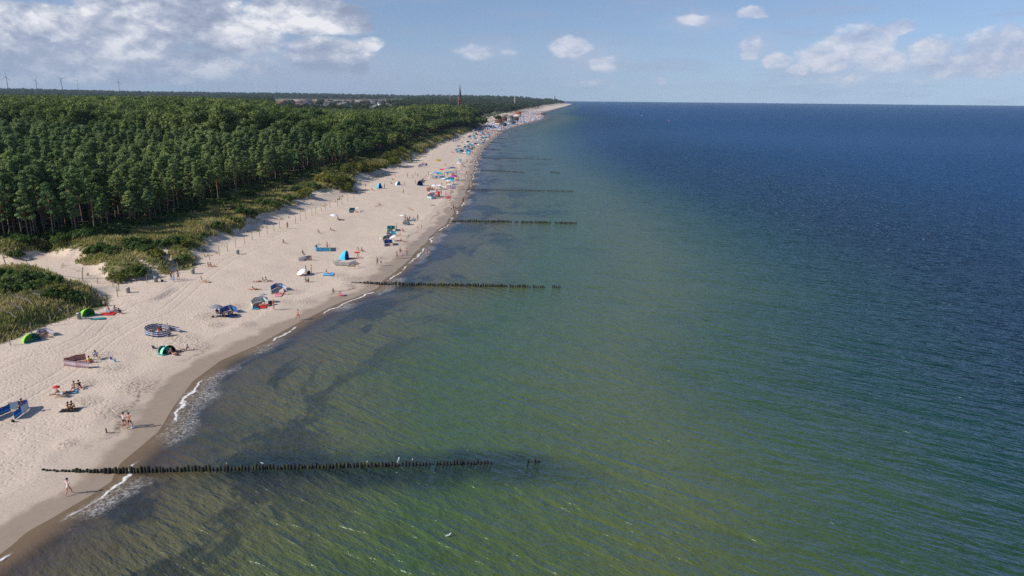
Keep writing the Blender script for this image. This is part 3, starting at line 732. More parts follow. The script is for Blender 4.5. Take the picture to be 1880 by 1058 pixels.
# ------------------------------------------------------------------ shrubs on the dunes
def shrubs(spots, label, group=None):
    ordw = ['first', 'second', 'third', 'fourth', 'fifth', 'sixth', 'seventh', 'eighth', 'ninth', 'tenth', 'last']
    rank = {s_[0]: i for i, s_ in enumerate(sorted(spots))}
    for n_, (px, py, vv, sc, lb) in enumerate(spots):
        if not lb: lb = label+', '+ordw[rank[px]]+' from left'
        g_ = ground(px, py); loc = (g_.x, g_.y, g_.z-.1)
        if ('s', vv) not in first:
            first[('s', vv)] = proto('dune_shrub', SHR[vv], ('foliage', 'stems'), loc, px*.7, sc, lb or label, 'shrub', group)
        else: 
            r = dup(first[('s', vv)], loc, px*.7, sc, lb or label, group)
shrubs([(612, 345, 2, 1.25, None), (590, 335, 2, 1.1, None), (635, 350, 0, 1.2, None), (605, 330, 2, 1.2, None), (625, 338, 2, 1.2, None), (640, 342, 0, 1.2, None)],
       'olive bush in the big clump above the sandy dune slope', 'olive bushes at the middle of the dune edge')
shrubs([(640, 318, 2, 1.3, None), (655, 316, 2, 1.2, None), (670, 312, 2, 1.3, None), (685, 310, 2, 1.2, None), (660, 308, 2, 1.2, None), (676, 318, 0, 1.4, None), (697, 312, 0, 1.4, None)],
       'yellowish bush in the bright row before the forest', 'yellowish bushes before the forest')
shrubs([(715, 295, 2, 1.4, None), (728, 290, 2, 1.4, None), (738, 283, 2, 1.3, None), (745, 275, 2, 1.3, None), (722, 302, 0, 1.6, None), (752, 270, 0, 1.5, None), (770, 262, 2, 1.3, None)],
       'dull green bush on the far grassy dune', 'bushes on the far grassy dune')
shrubs([(170, 463, 3, 1.1, None), (190, 461, 1, .95, None), (208, 463, 3, 1.1, None), (180, 457, 1, .9, None)], 'low green shrub above the sand hollow', 'low green shrubs above the sand hollow')
shrubs([(215, 505, 0, .8, 'grey green mound of shrub on the right side of the sandy path'), (240, 498, 4, 1.1, 'brownish olive shrub mound beside the path opening, right of the greyer mound'), (256, 508, 1, .9, 'dark green shrub at the beach end of the path opening'),
        (30, 470, 3, 1.0, 'small shrub at the left end of the sand hollow'), (335, 478, 1, .8, 'dark green shrub among marram grass above the standing beachgoers'),
        (285, 470, 4, 1.0, 'olive shrub on the dune crest behind the path opening')], '')
shrubs([(250, 458, 1, .9, None), (272, 462, 1, .9, None), (240, 450, 1, 1.0, None), (292, 452, 1, .9, None), (320, 446, 1, 1.0, None), (262, 448, 4, 1.1, None), (345, 450, 4, 1.0, None)],
       'dark shrub in the thicket behind the dune crest', 'shrubs in the thicket behind the dune')
shrubs([(20, 522, 1, 1.0, None), (45, 515, 1, 1.0, None), (70, 512, 3, 1.2, None), (95, 520, 1, .9, None), (10, 535, 3, 1.2, None), (60, 530, 3, 1.1, None), (110, 535, 4, .9, None), (128, 545, 3, 1.0, None), (5, 510, 1, 1.0, None), (150, 550, 3, .9, None), (92, 540, 3, .9, None)],
       'green shrub in the thicket left of the dune path', 'shrubs left of the dune path')
shrubs([(370, 430, 3, 1.0, None), (400, 418, 1, .9, None), (430, 408, 3, 1.2, None), (460, 396, 1, 1.0, None), (500, 380, 1, 1.1, None), (530, 370, 1, 1.1, None), (560, 358, 0, 1.0, None), (480, 376, 1, 1.2, None), (440, 392, 1, 1.2, None), (575, 345, 1, 1.3, None), (545, 352, 1, 1.3, None)],
       'small shrub on the grassy strip before the forest', 'small shrubs on the grassy strip')
# undergrowth of the wood's edge: one mass
ue = []
for y in np.arange(112, 640, 2.3):
    for q in range(5 if y < 300 else 3):
        x = xf(y)+2.5-rng.random()*12; ue.append((x, y+rng.random()*2))
ue = np.array(ue); ub = poly_mask(ue[:, 0], ue[:, 1], BOWL, 2) < .3; ue = ue[ub]
zz = height(ue[:, 0], ue[:, 1])
grow('undergrowth', np.stack([ue[:, 0], ue[:, 1], zz-.15], 1), rng.random(len(ue))*6.28, .5+.7*rng.random(len(ue)), rng.integers(0, 2, len(ue)),
     {0: list(first[('s', 1)].children), 1: list(first[('s', 3)].children)}, 'dark undergrowth at the foot of the forest edge')

# ------------------------------------------------------------------ marram grass
def grass_mat():
    m, k, out = new_mat('marram_grass')
    pos = k.new('ShaderNodeNewGeometry').outputs['Position']
    n = k.noise(pos, .16, 4); n2_ = k.noise(pos, 1.5, 3)
    c = k.mix(k.ss(n, .38, .62), (0.24, 0.26, 0.075), (0.52, 0.44, 0.20))
    c = k.mix(k.ss(n2_, .35, .7, 0, .7), c, (0.25, 0.25, 0.10))
    d = k.new('ShaderNodeBsdfDiffuse'); k.put(d.inputs[0], c); t = k.new('ShaderNodeBsdfTranslucent'); k.put(t.inputs[0], c)
    ms = k.new('ShaderNodeMixShader'); ms.inputs[0].default_value = .25; k.l.new(d.outputs[0], ms.inputs[1]); k.l.new(t.outputs[0], ms.inputs[2]); k.l.new(ms.outputs[0], out.inputs[0])
    return m
N_ = 150000
gy = 84*np.exp(rng.random(N_)*math.log(760/84)); gx = xd(gy)-(rng.random(N_)**1.15)*(np.maximum(xd(gy)-xf(gy), 5)+6)
gv = vegm(gx, gy); kp = (rng.random(N_) < gv*(.35+.65*sst(.35,.6,fbm(gx*.25, gy*.2, 88, 3)))+.006) & (gx > -.76*gy-12); gx, gy = gx[kp], gy[kp]
ggz = height(gx, gy)
V = []; nb_ = 3
far_s = np.clip(gy/150, .8, 3.0)
for b in range(nb_):
    an = rng.random(len(gx))*6.283; L = (.35+.45*rng.random(len(gx)))*np.sqrt(far_s); ln = .12+.5*rng.random(len(gx)); wd_ = (.10+.06*rng.random(len(gx)))*far_s
    ox, oy = (rng.random(len(gx))-.5)*.6, (rng.random(len(gx))-.5)*.6
    dxn, dyn = np.cos(an), np.sin(an)
    a = np.stack([gx+ox-dyn*wd_, gy+oy+dxn*wd_, ggz-.05], 1); c_ = np.stack([gx+ox+dyn*wd_, gy+oy-dxn*wd_, ggz-.05], 1)
    t_ = np.stack([gx+ox+dxn*L*ln+.15*L, gy+oy+dyn*L*ln, ggz+L], 1)
    V.append(np.stack([a, c_, t_], 1).reshape(-1, 3))
V = np.vstack(V)
gm_ = mesh_np('dune_grass', V, np.arange(len(V)).reshape(-1, 3), [grass_mat()])
tag(link('dune_grass', gm_), 'tufts of green and straw coloured marram grass covering the dunes', kind='stuff')

# ------------------------------------------------------------------ far woods
fp = []
y = 880.0
while y < 9800:
    st = max(11, y*.0085)
    xl = -.80*y-100; xr = float(xd(y))-(14 if y > 1700 else 30)
    xs_ = np.arange(xl, xr, st)
    fp.append(np.stack([xs_+(rng.random(len(xs_))-.5)*st, y+(rng.random(len(xs_))-.5)*st], 1)); y += st
fp = np.vstack(fp); fx, fy = fp[:, 0], fp[:, 1]; ra = fx/fy
cov = fbm(fx*.0022, fy*.0035, 71, 3)
coast_ = (xd(fy)-fx) < 40+fy*.10
keepf = (cov > .50) | (coast_ & (fy > 1500)) | (rng.random(len(fx)) < .10)
estate = (fy > 1350) & (fy < 2560) & (ra > -.33) & (ra < -.165)
field = (fy > 2450) & (fy < 4050) & (ra > -.33) & (ra < -.15)
brn = (fy > 1350) & (fy < 3100) & (ra > -.49) & (ra < -.385)
town = (fy < 1560) & (fx > -420) & (fx < xd(fy))
keepf &= ~((estate & (rng.random(len(fx)) < .93)) | field | brn | (town & (rng.random(len(fx)) < .72)))
keepf &= ~((fy < 1010) & (fx < -150-(fy-860)*.5))
keepf &= ~((fy > 1000) & (fy < 1400) & (ra > -.45) & (ra < -.18) & (rng.random(len(fx)) < .4))
fx, fy = fx[keepf], fy[keepf]; fz = height(fx, fy)
FSRC = {}
for q_, (px, Yd, lb) in enumerate(((912, 1010, 'broad dark tree at the right end of the forest beside the seaside houses'), (770, 1120, 'broad round tree standing behind the forest left of the church tower'), (700, 1500, 'round tree at the right end of the far housing estate'))):
    xx = (px-940)/FOC*Yd
    rt = proto('broadleaf_tree', FARC[q_], ('crown', 'trunk'), (xx, Yd, gz(xx, Yd)-.5), 1.0, .8, lb, 'tree', None); FSRC[q_] = list(rt.children)
grow('distant_woods', np.stack([fx, fy, fz-1], 1), rng.random(len(fx))*6.28, (.62+.4*rng.random(len(fx)))*np.clip(fy/1500, .8, 3.2)**.42, rng.integers(0, 3, len(fx)),
     FSRC, 'dark bluish green woods and hedges across the far land')
FW = (fx, fy, fz)

# ------------------------------------------------------------------ people
def skin_mesh(name, verts, edges, root=0, sub=1):
    me = bpy.data.meshes.new(name+'_rig'); me.from_pydata([v[:3] for v in verts], edges, [])
    o = bpy.data.objects.new(name+'_rig', me); COL.objects.link(o)
    md = o.modifiers.new('skin', 'SKIN'); md.branch_smoothing = .6
    sk = me.skin_vertices[0].data if me.skin_vertices else None
    if sk is None:
        me.attributes.new('skin', 'FLOAT', 'POINT')
    for i, v in enumerate(verts):
        r = v[3]; sk[i].radius = (r, v[4] if len(v) > 4 else r); sk[i].use_root = (i == root)
    if sub: 
        ms_ = o.modifiers.new('sub', 'SUBSURF'); ms_.levels = sub; ms_.render_levels = sub
    dg = bpy.context.evaluated_depsgraph_get(); dg.update()
    res = bpy.data.meshes.new_from_object(o.evaluated_get(dg)); res.name = name
    bpy.data.objects.remove(o); bpy.data.meshes.remove(me)
    for p in res.polygons: p.use_smooth = True
    return res
V3 = lambda *a: Vector(a)
# pose: pelvis, chest, neck, head, then for each side (hip knee ankle toe shoulder elbow wrist fingertip direction)
def P2(pel, che, nek, hed, leg, arm, leg2=None, arm2=None):
    """leg: (hip, knee, ankle, toe) and arm: (shoulder, elbow, wrist, tip) given for the right side, mirrored unless leg2/arm2"""
    mir = lambda q: [(-x, y, z) for x, y, z in q]
    return dict(pel=pel, che=che, nek=nek, hed=hed, L=[leg, leg2 or mir(leg)], A=[arm, arm2 or mir(arm)])
POSE = {
 'stand': P2((0, 0, .97), (0, 0, 1.30), (0, 0, 1.48), (0, .02, 1.64), [(.09, 0, .90), (.11, .02, .49), (.11, -.01, .08), (.13, .15, .03)], [(.18, 0, 1.42), (.25, -.02, 1.14), (.27, .06, .90), (.27, .09, .73)]),
 'walk': P2((0, 0, .96), (0, .02, 1.29), (0, .03, 1.47), (0, .06, 1.63), [(.09, 0, .89), (.10, .22, .51), (.10, .33, .09), (.11, .49, .05)], [(.18, .02, 1.41), (.24, -.17, 1.17), (.25, -.22, .92), (.25, -.22, .75)],
      [(-.09, 0, .89), (-.10, -.04, .48), (-.10, -.34, .16), (-.11, -.25, .03)], [(-.18, .02, 1.41), (-.25, .06, 1.14), (-.24, .24, .95), (-.23, .34, .82)]),
 'run': P2((0, 0, .98), (0, .10, 1.30), (0, .15, 1.47), (0, .20, 1.62), [(.09, 0, .91), (.10, .34, .68), (.10, .22, .28), (.11, .37, .22)], [(.18, .12, 1.41), (.25, -.14, 1.22), (.22, -.05, 1.0), (.2, .07, 1.03)],
      [(-.09, 0, .91), (-.10, -.14, .50), (-.10, -.54, .46), (-.11, -.58, .30)], [(-.18, .12, 1.41), (-.25, .22, 1.17), (-.14, .42, 1.27), (-.1, .50, 1.36)]),
 'hips': P2((0, 0, .97), (0, 0, 1.30), (0, 0, 1.48), (0, .02, 1.64), [(.09, 0, .90), (.16, .02, .49), (.20, -.01, .08), (.23, .15, .03)], [(.19, 0, 1.42), (.42, -.05, 1.22), (.20, .06, 1.08), (.10, .12, 1.03)]),
 'reach': P2((0, 0, .95), (0, .14, 1.25), (0, .22, 1.40), (0, .31, 1.53), [(.09, 0, .88), (.13, .08, .48), (.14, -.05, .08), (.15, .11, .03)], [(.18, .16, 1.36), (.23, .36, 1.16), (.22, .58, 1.04), (.20, .73, .98)]),
 'bend': P2((0, 0, .92), (0, .30, 1.02), (0, .46, .98), (0, .60, .92), [(.09, 0, .86), (.13, .06, .47), (.13, -.06, .08), (.14, .10, .03)], [(.18, .40, .98), (.20, .44, .70), (.16, .52, .46), (.14, .56, .30)]),
 'sit': P2((0, 0, .12), (0, -.20, .44), (0, -.26, .60), (0, -.25, .77), [(.09, .06, .12), (.14, .42, .30), (.15, .80, .08), (.17, .84, .20)], [(.19, -.23, .55), (.28, -.42, .34), (.27, -.50, .08), (.28, -.60, .03)]),
 'hug': P2((0, 0, .12), (0, -.02, .46), (0, .02, .63), (0, .08, .79), [(.09, .06, .12), (.12, .34, .46), (.12, .50, .08), (.13, .65, .03)], [(.19, .02, .57), (.24, .22, .38), (.09, .42, .36), (-.01, .46, .33)]),
 'lie': P2((0, 0, .11), (0, -.33, .12), (0, -.50, .13), (0, -.66, .14), [(.09, .08, .10), (.13, .48, .12), (.15, .88, .07), (.18, .90, .20)], [(.19, -.43, .10), (.30, -.18, .07), (.34, .06, .05), (.35, .22, .04)]),
 'prone': P2((0, 0, .12), (0, -.32, .20), (0, -.47, .33), (0, -.55, .47), [(.09, .08, .11), (.12, .48, .08), (.12, .88, .09), (.13, 1.0, .03)], [(.19, -.42, .26), (.24, -.52, .04), (.12, -.72, .05), (.05, -.84, .05)]),
 'kneel': P2((0, 0, .45), (0, .16, .73), (0, .24, .88), (0, .33, 1.01), [(.09, 0, .40), (.13, .30, .09), (.13, -.10, .08), (.13, -.24, .04)], [(.18, .19, .83), (.22, .38, .60), (.18, .52, .36), (.16, .56, .20)]),
 'chair': P2((0, 0, .46), (0, -.17, .78), (0, -.22, .95), (0, -.19, 1.11), [(.09, .06, .45), (.14, .46, .46), (.14, .58, .08), (.15, .73, .04)], [(.19, -.18, .88), (.27, -.05, .64), (.25, .18, .62), (.24, .32, .60)]),
 'wade': P2((0, 0, .62), (0, .02, .95), (0, .03, 1.13), (0, .06, 1.29), [(.09, 0, .55), (.11, .05, .14), (.11, -.02, -.27), (.12, .13, -.32)], [(.18, .02, 1.07), (.30, .08, .84), (.34, .22, .66), (.33, .34, .58)]),
}
def hand(v, e, wr, tip, side):
    """palm and five separate curled fingers"""
    w_, t_ = Vector(v[wr][:3]), Vector(tip); d = (t_-w_).normalized(); a = d.orthogonal().normalized()
    lat = d.cross(Vector((0, 0, 1)));  lat = lat.normalized() if lat.length > .1 else Vector((0, 1, 0)); cur = d.cross(lat)
    pm = len(v); p_ = w_+d*.055; v.append((*p_, .034, .018)); e.append((wr, pm))
    for i, (o_, L) in enumerate(((-.030, .060), (-.010, .072), (.010, .068), (.030, .052))):
        k0 = len(v); a_ = p_+d*.045+lat*o_; b_ = a_+d*L*.55+cur*.008; c_ = b_+d*L*.40+cur*.022
        v += [(*a_, .0095), (*b_, .0088), (*c_, .0070)]; e += [(pm, k0), (k0, k0+1), (k0+1, k0+2)]
    k0 = len(v); a_ = p_-d*.012-lat*.042*side; b_ = a_+d*.038-lat*.020*side+cur*.012
    v += [(*a_, .0115), (*b_, .0090)]; e += [(pm, k0), (k0, k0+1)]
def body(pose, sc=1.0, slim=1.0):
    p = POSE[pose]; v = []; e = []
    def V_(q, r, r2=None): v.append((*q, r*slim, (r2 or r)*slim)); return len(v)-1
    pe = V_(p['pel'], .135, .10); mid = Vector(p['pel']).lerp(Vector(p['che']), .5)
    wa = V_(mid, .115, .085); ch = V_(p['che'], .15, .10)
    sh = V_(Vector(p['che']).lerp(Vector(p['nek']), .62), .125, .075); ne = V_(p['nek'], .052)
    h = Vector(p['hed']); up_ = (h-Vector(p['nek'])).normalized()
    jw = V_(h-up_*.07, .062, .072); hd = V_(h+up_*.015, .078, .092); ht = V_(h+up_*.085, .052, .062)
    e += [(pe, wa), (wa, ch), (ch, sh), (sh, ne), (ne, jw), (jw, hd), (hd, ht)]
    fw = Vector((0, 1, 0)); fw = (fw-up_*fw.dot(up_)); fw = fw.normalized() if fw.length > .2 else Vector((0, 0, 1))
    if pose == 'lie': fw = Vector((0, 0, 1))
    nb_ = V_(h-up_*.012+fw*.103, .013); e.append((hd, nb_))
    for s in (-1, 1):
        er = V_(h-up_*.01+Vector((s*.088, 0, 0)), .014, .010); e.append((hd, er))
    for i, (hp, kn, an, to) in enumerate(p['L']):
        a = V_(hp, .092); b = V_(Vector(hp).lerp(Vector(kn), .5), .075); c = V_(kn, .056); c2 = V_(Vector(kn).lerp(Vector(an), .35), .055); d = V_(an, .038); f = V_(Vector(an).lerp(Vector(to), .6), .038, .030); g_ = V_(to, .030, .018)
        e += [(pe, a), (a, b), (b, c), (c, c2), (c2, d), (d, f), (f, g_)]
    for i, (s_, el, wr, tp) in enumerate(p['A']):
        a = V_(s_, .056); b = V_(Vector(s_).lerp(Vector(el), .45), .047); c = V_(el, .038); c2 = V_(Vector(el).lerp(Vector(wr), .3), .038); d = V_(wr, .024)
        e += [(sh, a), (a, b), (b, c), (c, c2), (c2, d)]; hand(v, e, d, tp, 1 if i == 0 else -1)
    v = [(x*sc, y*sc, z*sc, *(r*sc for r in rr)) for x, y, z, *rr in v]
    return skin_mesh('body', v, e, 0, 1)
def clothes(pose, kind):
    """garment meshes that follow the pose"""
    p = POSE[pose]; v = []; e = []; q = Vector
    def V_(c, r, r2=None): v.append((*c, r, r2 or r)); return len(v)-1
    pe_, ch_, nk_, hd_ = (q(p[z_]) for z_ in ('pel', 'che', 'nek', 'hed'))
    if kind in ('shorts', 'trunks', 'trousers'):
        a = V_(pe_+(ch_-pe_)*.22, .133, .106); b = V_(pe_, .152, .120); e.append((a, b))
        fr_ = {'shorts': .62, 'trunks': .3, 'trousers': 1}[kind]
        for hp, kn, an, to in p['L']:
            c = V_(q(hp).lerp(q(kn), .12), .104); d = V_(q(hp).lerp(q(kn), min(fr_, 1)), .084 if kind != 'trunks' else .092); e += [(b, c), (c, d)]
            if kind == 'trousers': f = V_(q(kn).lerp(q(an), .85), .058); e.append((d, f))
        root = b
    elif kind in ('shirt', 'dress'):
        b = V_(pe_+(ch_-pe_)*.05, .150, .112); m_ = V_(pe_.lerp(ch_, .5), .134, .098); c = V_(ch_, .166, .114); d = V_(ch_.lerp(nk_, .62), .142, .088); e += [(b, m_), (m_, c), (c, d)]; root = m_
        for s_, el, wr, tp in p['A']:
            f = V_(s_, .070); g_ = V_(q(s_).lerp(q(el), .55), .060); e += [(d, f), (f, g_)]
        if kind == 'dress':
            kk = (q(p['L'][0][1])+q(p['L'][1][1]))/2; s1 = V_((pe_+kk)/2, .19, .15); s2 = V_(kk.lerp(pe_, .1), .20, .15); e += [(b, s1), (s1, s2)]
    elif kind == 'swimtop':
        m_ = V_(pe_.lerp(ch_, .75), .142, .102); c = V_(ch_, .158, .110); e += [(m_, c)]; root = m_
    elif kind in ('hair', 'cap', 'longhair'):
        up_ = (hd_-nk_).normalized(); fw = q((0, 1, 0)); fw = (fw-up_*fw.dot(up_)); fw = fw.normalized() if fw.length > .2 else q((0, 0, 1))
        if pose == 'lie': fw = q((0, 0, 1))
        a = V_(hd_+up_*.035-fw*.022, .086, .092); b = V_(hd_+up_*.095-fw*.01, .060, .066); e.append((a, b)); root = a
        if kind != 'cap': c = V_(hd_-up_*.045-fw*.045, .060, .05); e.append((a, c))
        if kind == 'longhair': d = V_(hd_-up_*.19-fw*.06, .050, .035); e.append((c, d))
        if kind == 'cap': c = V_(hd_+up_*.045+fw*.13, .045, .012); e.append((a, c))
    return skin_mesh({'swimtop': 'swim_top', 'longhair': 'hair', 'trunks': 'swim_trunks'}.get(kind, kind), v, e, root, 1)
_bm = {}
def part_mesh(pose, kind):
    if (pose, kind) not in _bm: _bm[(pose, kind)] = body(pose) if kind == 'body' else clothes(pose, kind)
    me = _bm[(pose, kind)]
    if not me.materials: me.materials.append(None)
    return me
def part_obj(name, me, mat, parent):
    o = link(name, me, parent); o.material_slots[0].link = 'OBJECT'; o.material_slots[0].material = mat; return o
C = dict(black=(.012, .012, .015), navy=(.02, .03, .085), blue=(.04, .14, .45), sky=(.10, .42, .75), cyan=(.06, .50, .72), teal=(.02, .22, .26), white=(.78, .78, .78), grey=(.26, .27, .29), dark=(.045, .045, .055),
         red=(.62, .03, .03), pink=(.75, .30, .36), orange=(.75, .25, .05), yellow=(.75, .55, .06), green=(.05, .30, .10), lime=(.26, .62, .06), purple=(.38, .05, .38), brown=(.12, .06, .035), beige=(.55, .44, .32),
         olive=(.12, .12, .05), lilac=(.5, .45, .68), blond=(.40, .27, .11), turq=(.08, .52, .50), rose=(.60, .36, .32), marine=(.06, .09, .36), mint=(.30, .75, .50), maroon=(.22, .03, .04), silver=(.5, .52, .55))
SKINS = [paint('skin_light', (.50, .27, .18), .55, .06), paint('skin_tanned', (.36, .175, .105), .55, .06), paint('skin_sunburnt', (.55, .23, .16), .55, .06)]
def cloth(c): return paint('cloth_'+c, C[c], .85, .10)
rp = random.Random(5)
def person(px, py, pose, face, label, low='trunks', lowc='navy', top=None, topc='white', hair='hair', hairc='brown', sc=1.0, group=None, skin=None, loc=None, cat='person', dz=0.0):
    """face: compass heading in degrees, 0 = away from the camera, 90 = towards the sea"""
    g_ = loc if loc is not None else ground(px, py)
    o = empty('person', (g_.x, g_.y, g_.z+.01+dz), -math.radians(face)); o.scale = (sc,)*3
    tag(o, label, cat, group)
    part_obj('body', part_mesh(pose, 'body'), SKINS[skin if skin is not None else rp.randrange(3)], o)
    if top != 'dress' and low: part_obj({'trunks': 'swim_trunks'}.get(low, low), part_mesh(pose, low), cloth(lowc), o)
    if top: part_obj({'swimtop': 'swim_top'}.get(top, top), part_mesh(pose, top), cloth(topc), o)
    part_obj('cap' if hair == 'cap' else 'hair', part_mesh(pose, hair), cloth(hairc), o)
    return o

# ------------------------------------------------------------------ beach things
def striped(name, cols, n, axis='Z', rough=.8):
    """woven cloth with stripes through its generated height or length"""
    key = ('st', name)
    if key in _mc: return _mc[key]
    m, k, out = new_mat(name); uv = k.new('ShaderNodeTexCoord').outputs['UV']; s3 = k.new('ShaderNodeSeparateXYZ'); k.put(s3.inputs[0], uv)
    t = s3.outputs[1 if axis == 'Z' else 0]
    f = k.math('FRACT', k.math('MULTIPLY', t, n)); c = k.ramp(f, [(i/len(cols), C[c_]) for i, c_ in enumerate(cols)], 'CONSTANT')
    p = k.new('ShaderNodeBsdfPrincipled'); p.inputs['Roughness'].default_value = rough; p.inputs['Specular IOR Level'].default_value = .2; k.put(p.inputs['Base Color'], c)
    tr_ = k.new('ShaderNodeBsdfTranslucent'); k.put(tr_.inputs[0], c); ms_ = k.new('ShaderNodeMixShader'); ms_.inputs[0].default_value = .3
    k.l.new(p.outputs[0], ms_.inputs[1]); k.l.new(tr_.outputs[0], ms_.inputs[2]); k.l.new(ms_.outputs[0], out.inputs[0]); _mc[key] = m; return m
M_POLE = paint('pale_wood_pole', (.50, .38, .24), .7, .15)
M_STEEL = paint('dull_metal', (.35, .36, .37), .45, .1, metal=.6)
def uv_strip(me, UV):
    l = me.uv_layers.new(name='UVMap'); vi = np.empty(len(me.loops), np.int32); me.loops.foreach_get('vertex_index', vi)
    l.data.foreach_set('uv', np.asarray(UV, np.float32)[vi].ravel())
def windbreak(pts, mats, label, h=.85, group=None, world=False, name='windbreak', simple=False, tilt=0):
    """cloth fence on poles along photo points; mats = one material per panel (cycled)"""
    W_ = [Vector(p) for p in pts] if world else [ground(*p) for p in pts]
    o0 = W_[0]; root = empty(name, o0); tag(root, label, 'windbreak', group)
    seg = []
    for a, b in zip(W_[:-1], W_[1:]):
        L = (b-a).length; n_ = max(1, round(L/1.15))
        for i in range(n_): seg.append((a.lerp(b, i/n_)-o0, a.lerp(b, (i+1)/n_)-o0))
    N_f = max(1, len(seg)//max(len(W_)-1, 1)) 
    # panels: cloth sags a little between the poles
    def panels(sel, nm, m_):
        V = []; Q = []; UV = []
        for si in sel:
            a, b = seg[si]; n0 = len(V); d = (b-a); nrm = Vector((-d.y, d.x, 0)).normalized() if d.length > 1e-6 else Vector((1, 0, 0))
            for side in (0, 1):
                for j in range(5):
                    t = j/4; bul = math.sin(t*math.pi)*.07*(1 if si % 2 else .6)
                    p = a.lerp(b, t)+nrm*(bul+side*.006)
                    for kz in range(3):
                        zz_ = .06+(h-.06)*kz/2-(math.sin(t*math.pi)*.05 if kz == 2 else 0)
                        V.append((p.x, p.y, p.z+zz_)); UV.append((si+t, kz/2))
            for side in (0, 1):
                for j in range(4):
                    for kz in range(2):
                        q = n0+side*15+j*3+kz; f = (q, q+3, q+4, q+1); Q.append(f if side == 0 else f[::-1])
            for j in range(4):
                for kz in (0, 2): q = n0+j*3+kz; Q.append((q, q+15, q+18, q+3))
        me = mesh_np(nm, np.array(V), np.array(Q), [m_]); 
        if len(me.vertices) == len(UV): uv_strip(me, UV)
        return me
    by = {}
    for si in range(len(seg)):
        by.setdefault(id(mats[(si//max(N_f, 1)) % len(mats)]), (mats[(si//max(N_f, 1)) % len(mats)], []))[1].append(si)
    for m_, sel in by.values(): link('cloth', panels(sel, 'cloth', m_), root)
    ends = [s_[0] for s_ in seg]+[seg[-1][1]]
    if not simple:
        T = Arr(); T.tube([(0, 0, -.12), (0, 0, h+.10)], [.018, .014], 5, cap=True); pm_ = T.mesh('pole', [M_POLE])
        for p in ends: link('pole', pm_, root, p)
    return root
def ring_pts(cx, cy, rx, ry, a0, a1, n):
    return [(cx+rx*math.cos(math.radians(a0+(a1-a0)*i/n)), cy-ry*math.sin(math.radians(a0+(a1-a0)*i/n))) for i in range(n+1)]
def tent(px, py, face, col1, col2, label, w_=2.2, h=1.15, d=1.3, group=None, loc=None):
    """pop-up beach shell: rear dome of cloth, open front, floor"""
    g_ = loc if loc is not None else ground(px, py); root = empty('beach_tent', g_, -math.radians(face)); tag(root, label, 'tent', group)
    V = []; Q = []; nu, nv_ = 14, 8; mi = []
    for side in (0, 1):
        for i in range(nu+1):
            for j in range(nv_+1):
                a = math.pi*i/nu; b = (math.pi/2)*j/nv_*1.06
                r = 1-side*.012
                x = math.cos(a)*w_/2*r; z = math.sin(a)*h*r*math.cos(b)**.9 if math.cos(b) > 0 else 0; y = -math.sin(b)*d*(math.sin(a)**.35)
                V.append((x, y, max(z, 0)))
    st = (nu+1)*(nv_+1)
    for side in (0, 1):
        for i in range(nu):
            for j in range(nv_):
                q = side*st+i*(nv_+1)+j; f = (q, q+1, q+nv_+2, q+nv_+1); Q.append(f if side else f[::-1]); mi.append(0 if i < nu*.6 else 1)
    me = mesh_np('canopy', np.array(V), np.array(Q), [cloth(col1), cloth(col2)], True)
    if len(me.polygons) == len(mi): me.polygons.foreach_set('material_index', np.array(mi, np.int32))
    link('canopy', me, root)
    A = Arr(); A.box((0, d*-.15, .015), (w_*.95, d*1.1, .02)); link('floor_mat', A.mesh('floor_mat', [cloth(col2)]), root)
    A = Arr(); A.tube([(math.cos(math.pi*i/12)*w_/2*1.01, .0, math.sin(math.pi*i/12)*h*1.01+.01) for i in range(13)], [.014]*13, 5); link('hoop', A.mesh('hoop', [cloth('dark')]), root)
    return root
def umbrella(px, py, col, label, h=2.0, r=1.0, group=None, loc=None, tilt=.12, col2=None, simple=False):
    g_ = loc if loc is not None else ground(px, py); root = empty('beach_umbrella', g_); tag(root, label, 'umbrella', group)
    root.rotation_euler = (tilt, tilt*.6, px*.37)
    V = [(0, 0, h)]; T = []; n = 8; mi = []
    for q in range(1, 3):
        for j in range(n*2):
            a = math.pi*j/n; rr = r*q/2*(1 if j % 2 == 0 else .94); V.append((math.cos(a)*rr, math.sin(a)*rr, h-(.10 if q == 1 else .36)*r-(0 if j % 2 else .03)))
    for j in range(n*2): T.append((0, 1+j, 1+(j+1) % (n*2))); mi.append((j//2) % 2)
    Q = []; mq = []
    for j in range(n*2): a = 1+j; b = 1+(j+1) % (n*2); Q.append((a, a+n*2, b+n*2, b)); mq.append((j//2) % 2)
    me = mesh_np('canopy', np.array(V), [np.array(T), np.array(Q)], [cloth(col), cloth(col2 or col)])
    me.polygons.foreach_set('material_index', np.array(mi+mq, np.int32))
    link('canopy', me, root)
    if not simple:
        A = Arr(); A.tube([(0, 0, -.2), (0, 0, h+.06)], [.016, .014], 6, cap=True); link('pole', A.mesh('pole', [M_STEEL]), root)
        for j in range(n):
            a = math.pi*2*j/n; A = Arr(); A.tube([(0, 0, h-.06), (math.cos(a)*r*.98, math.sin(a)*r*.98, h-.40*r)], [.008, .005], 4); link('rib', A.mesh('rib', [M_STEEL]), root)
    return root
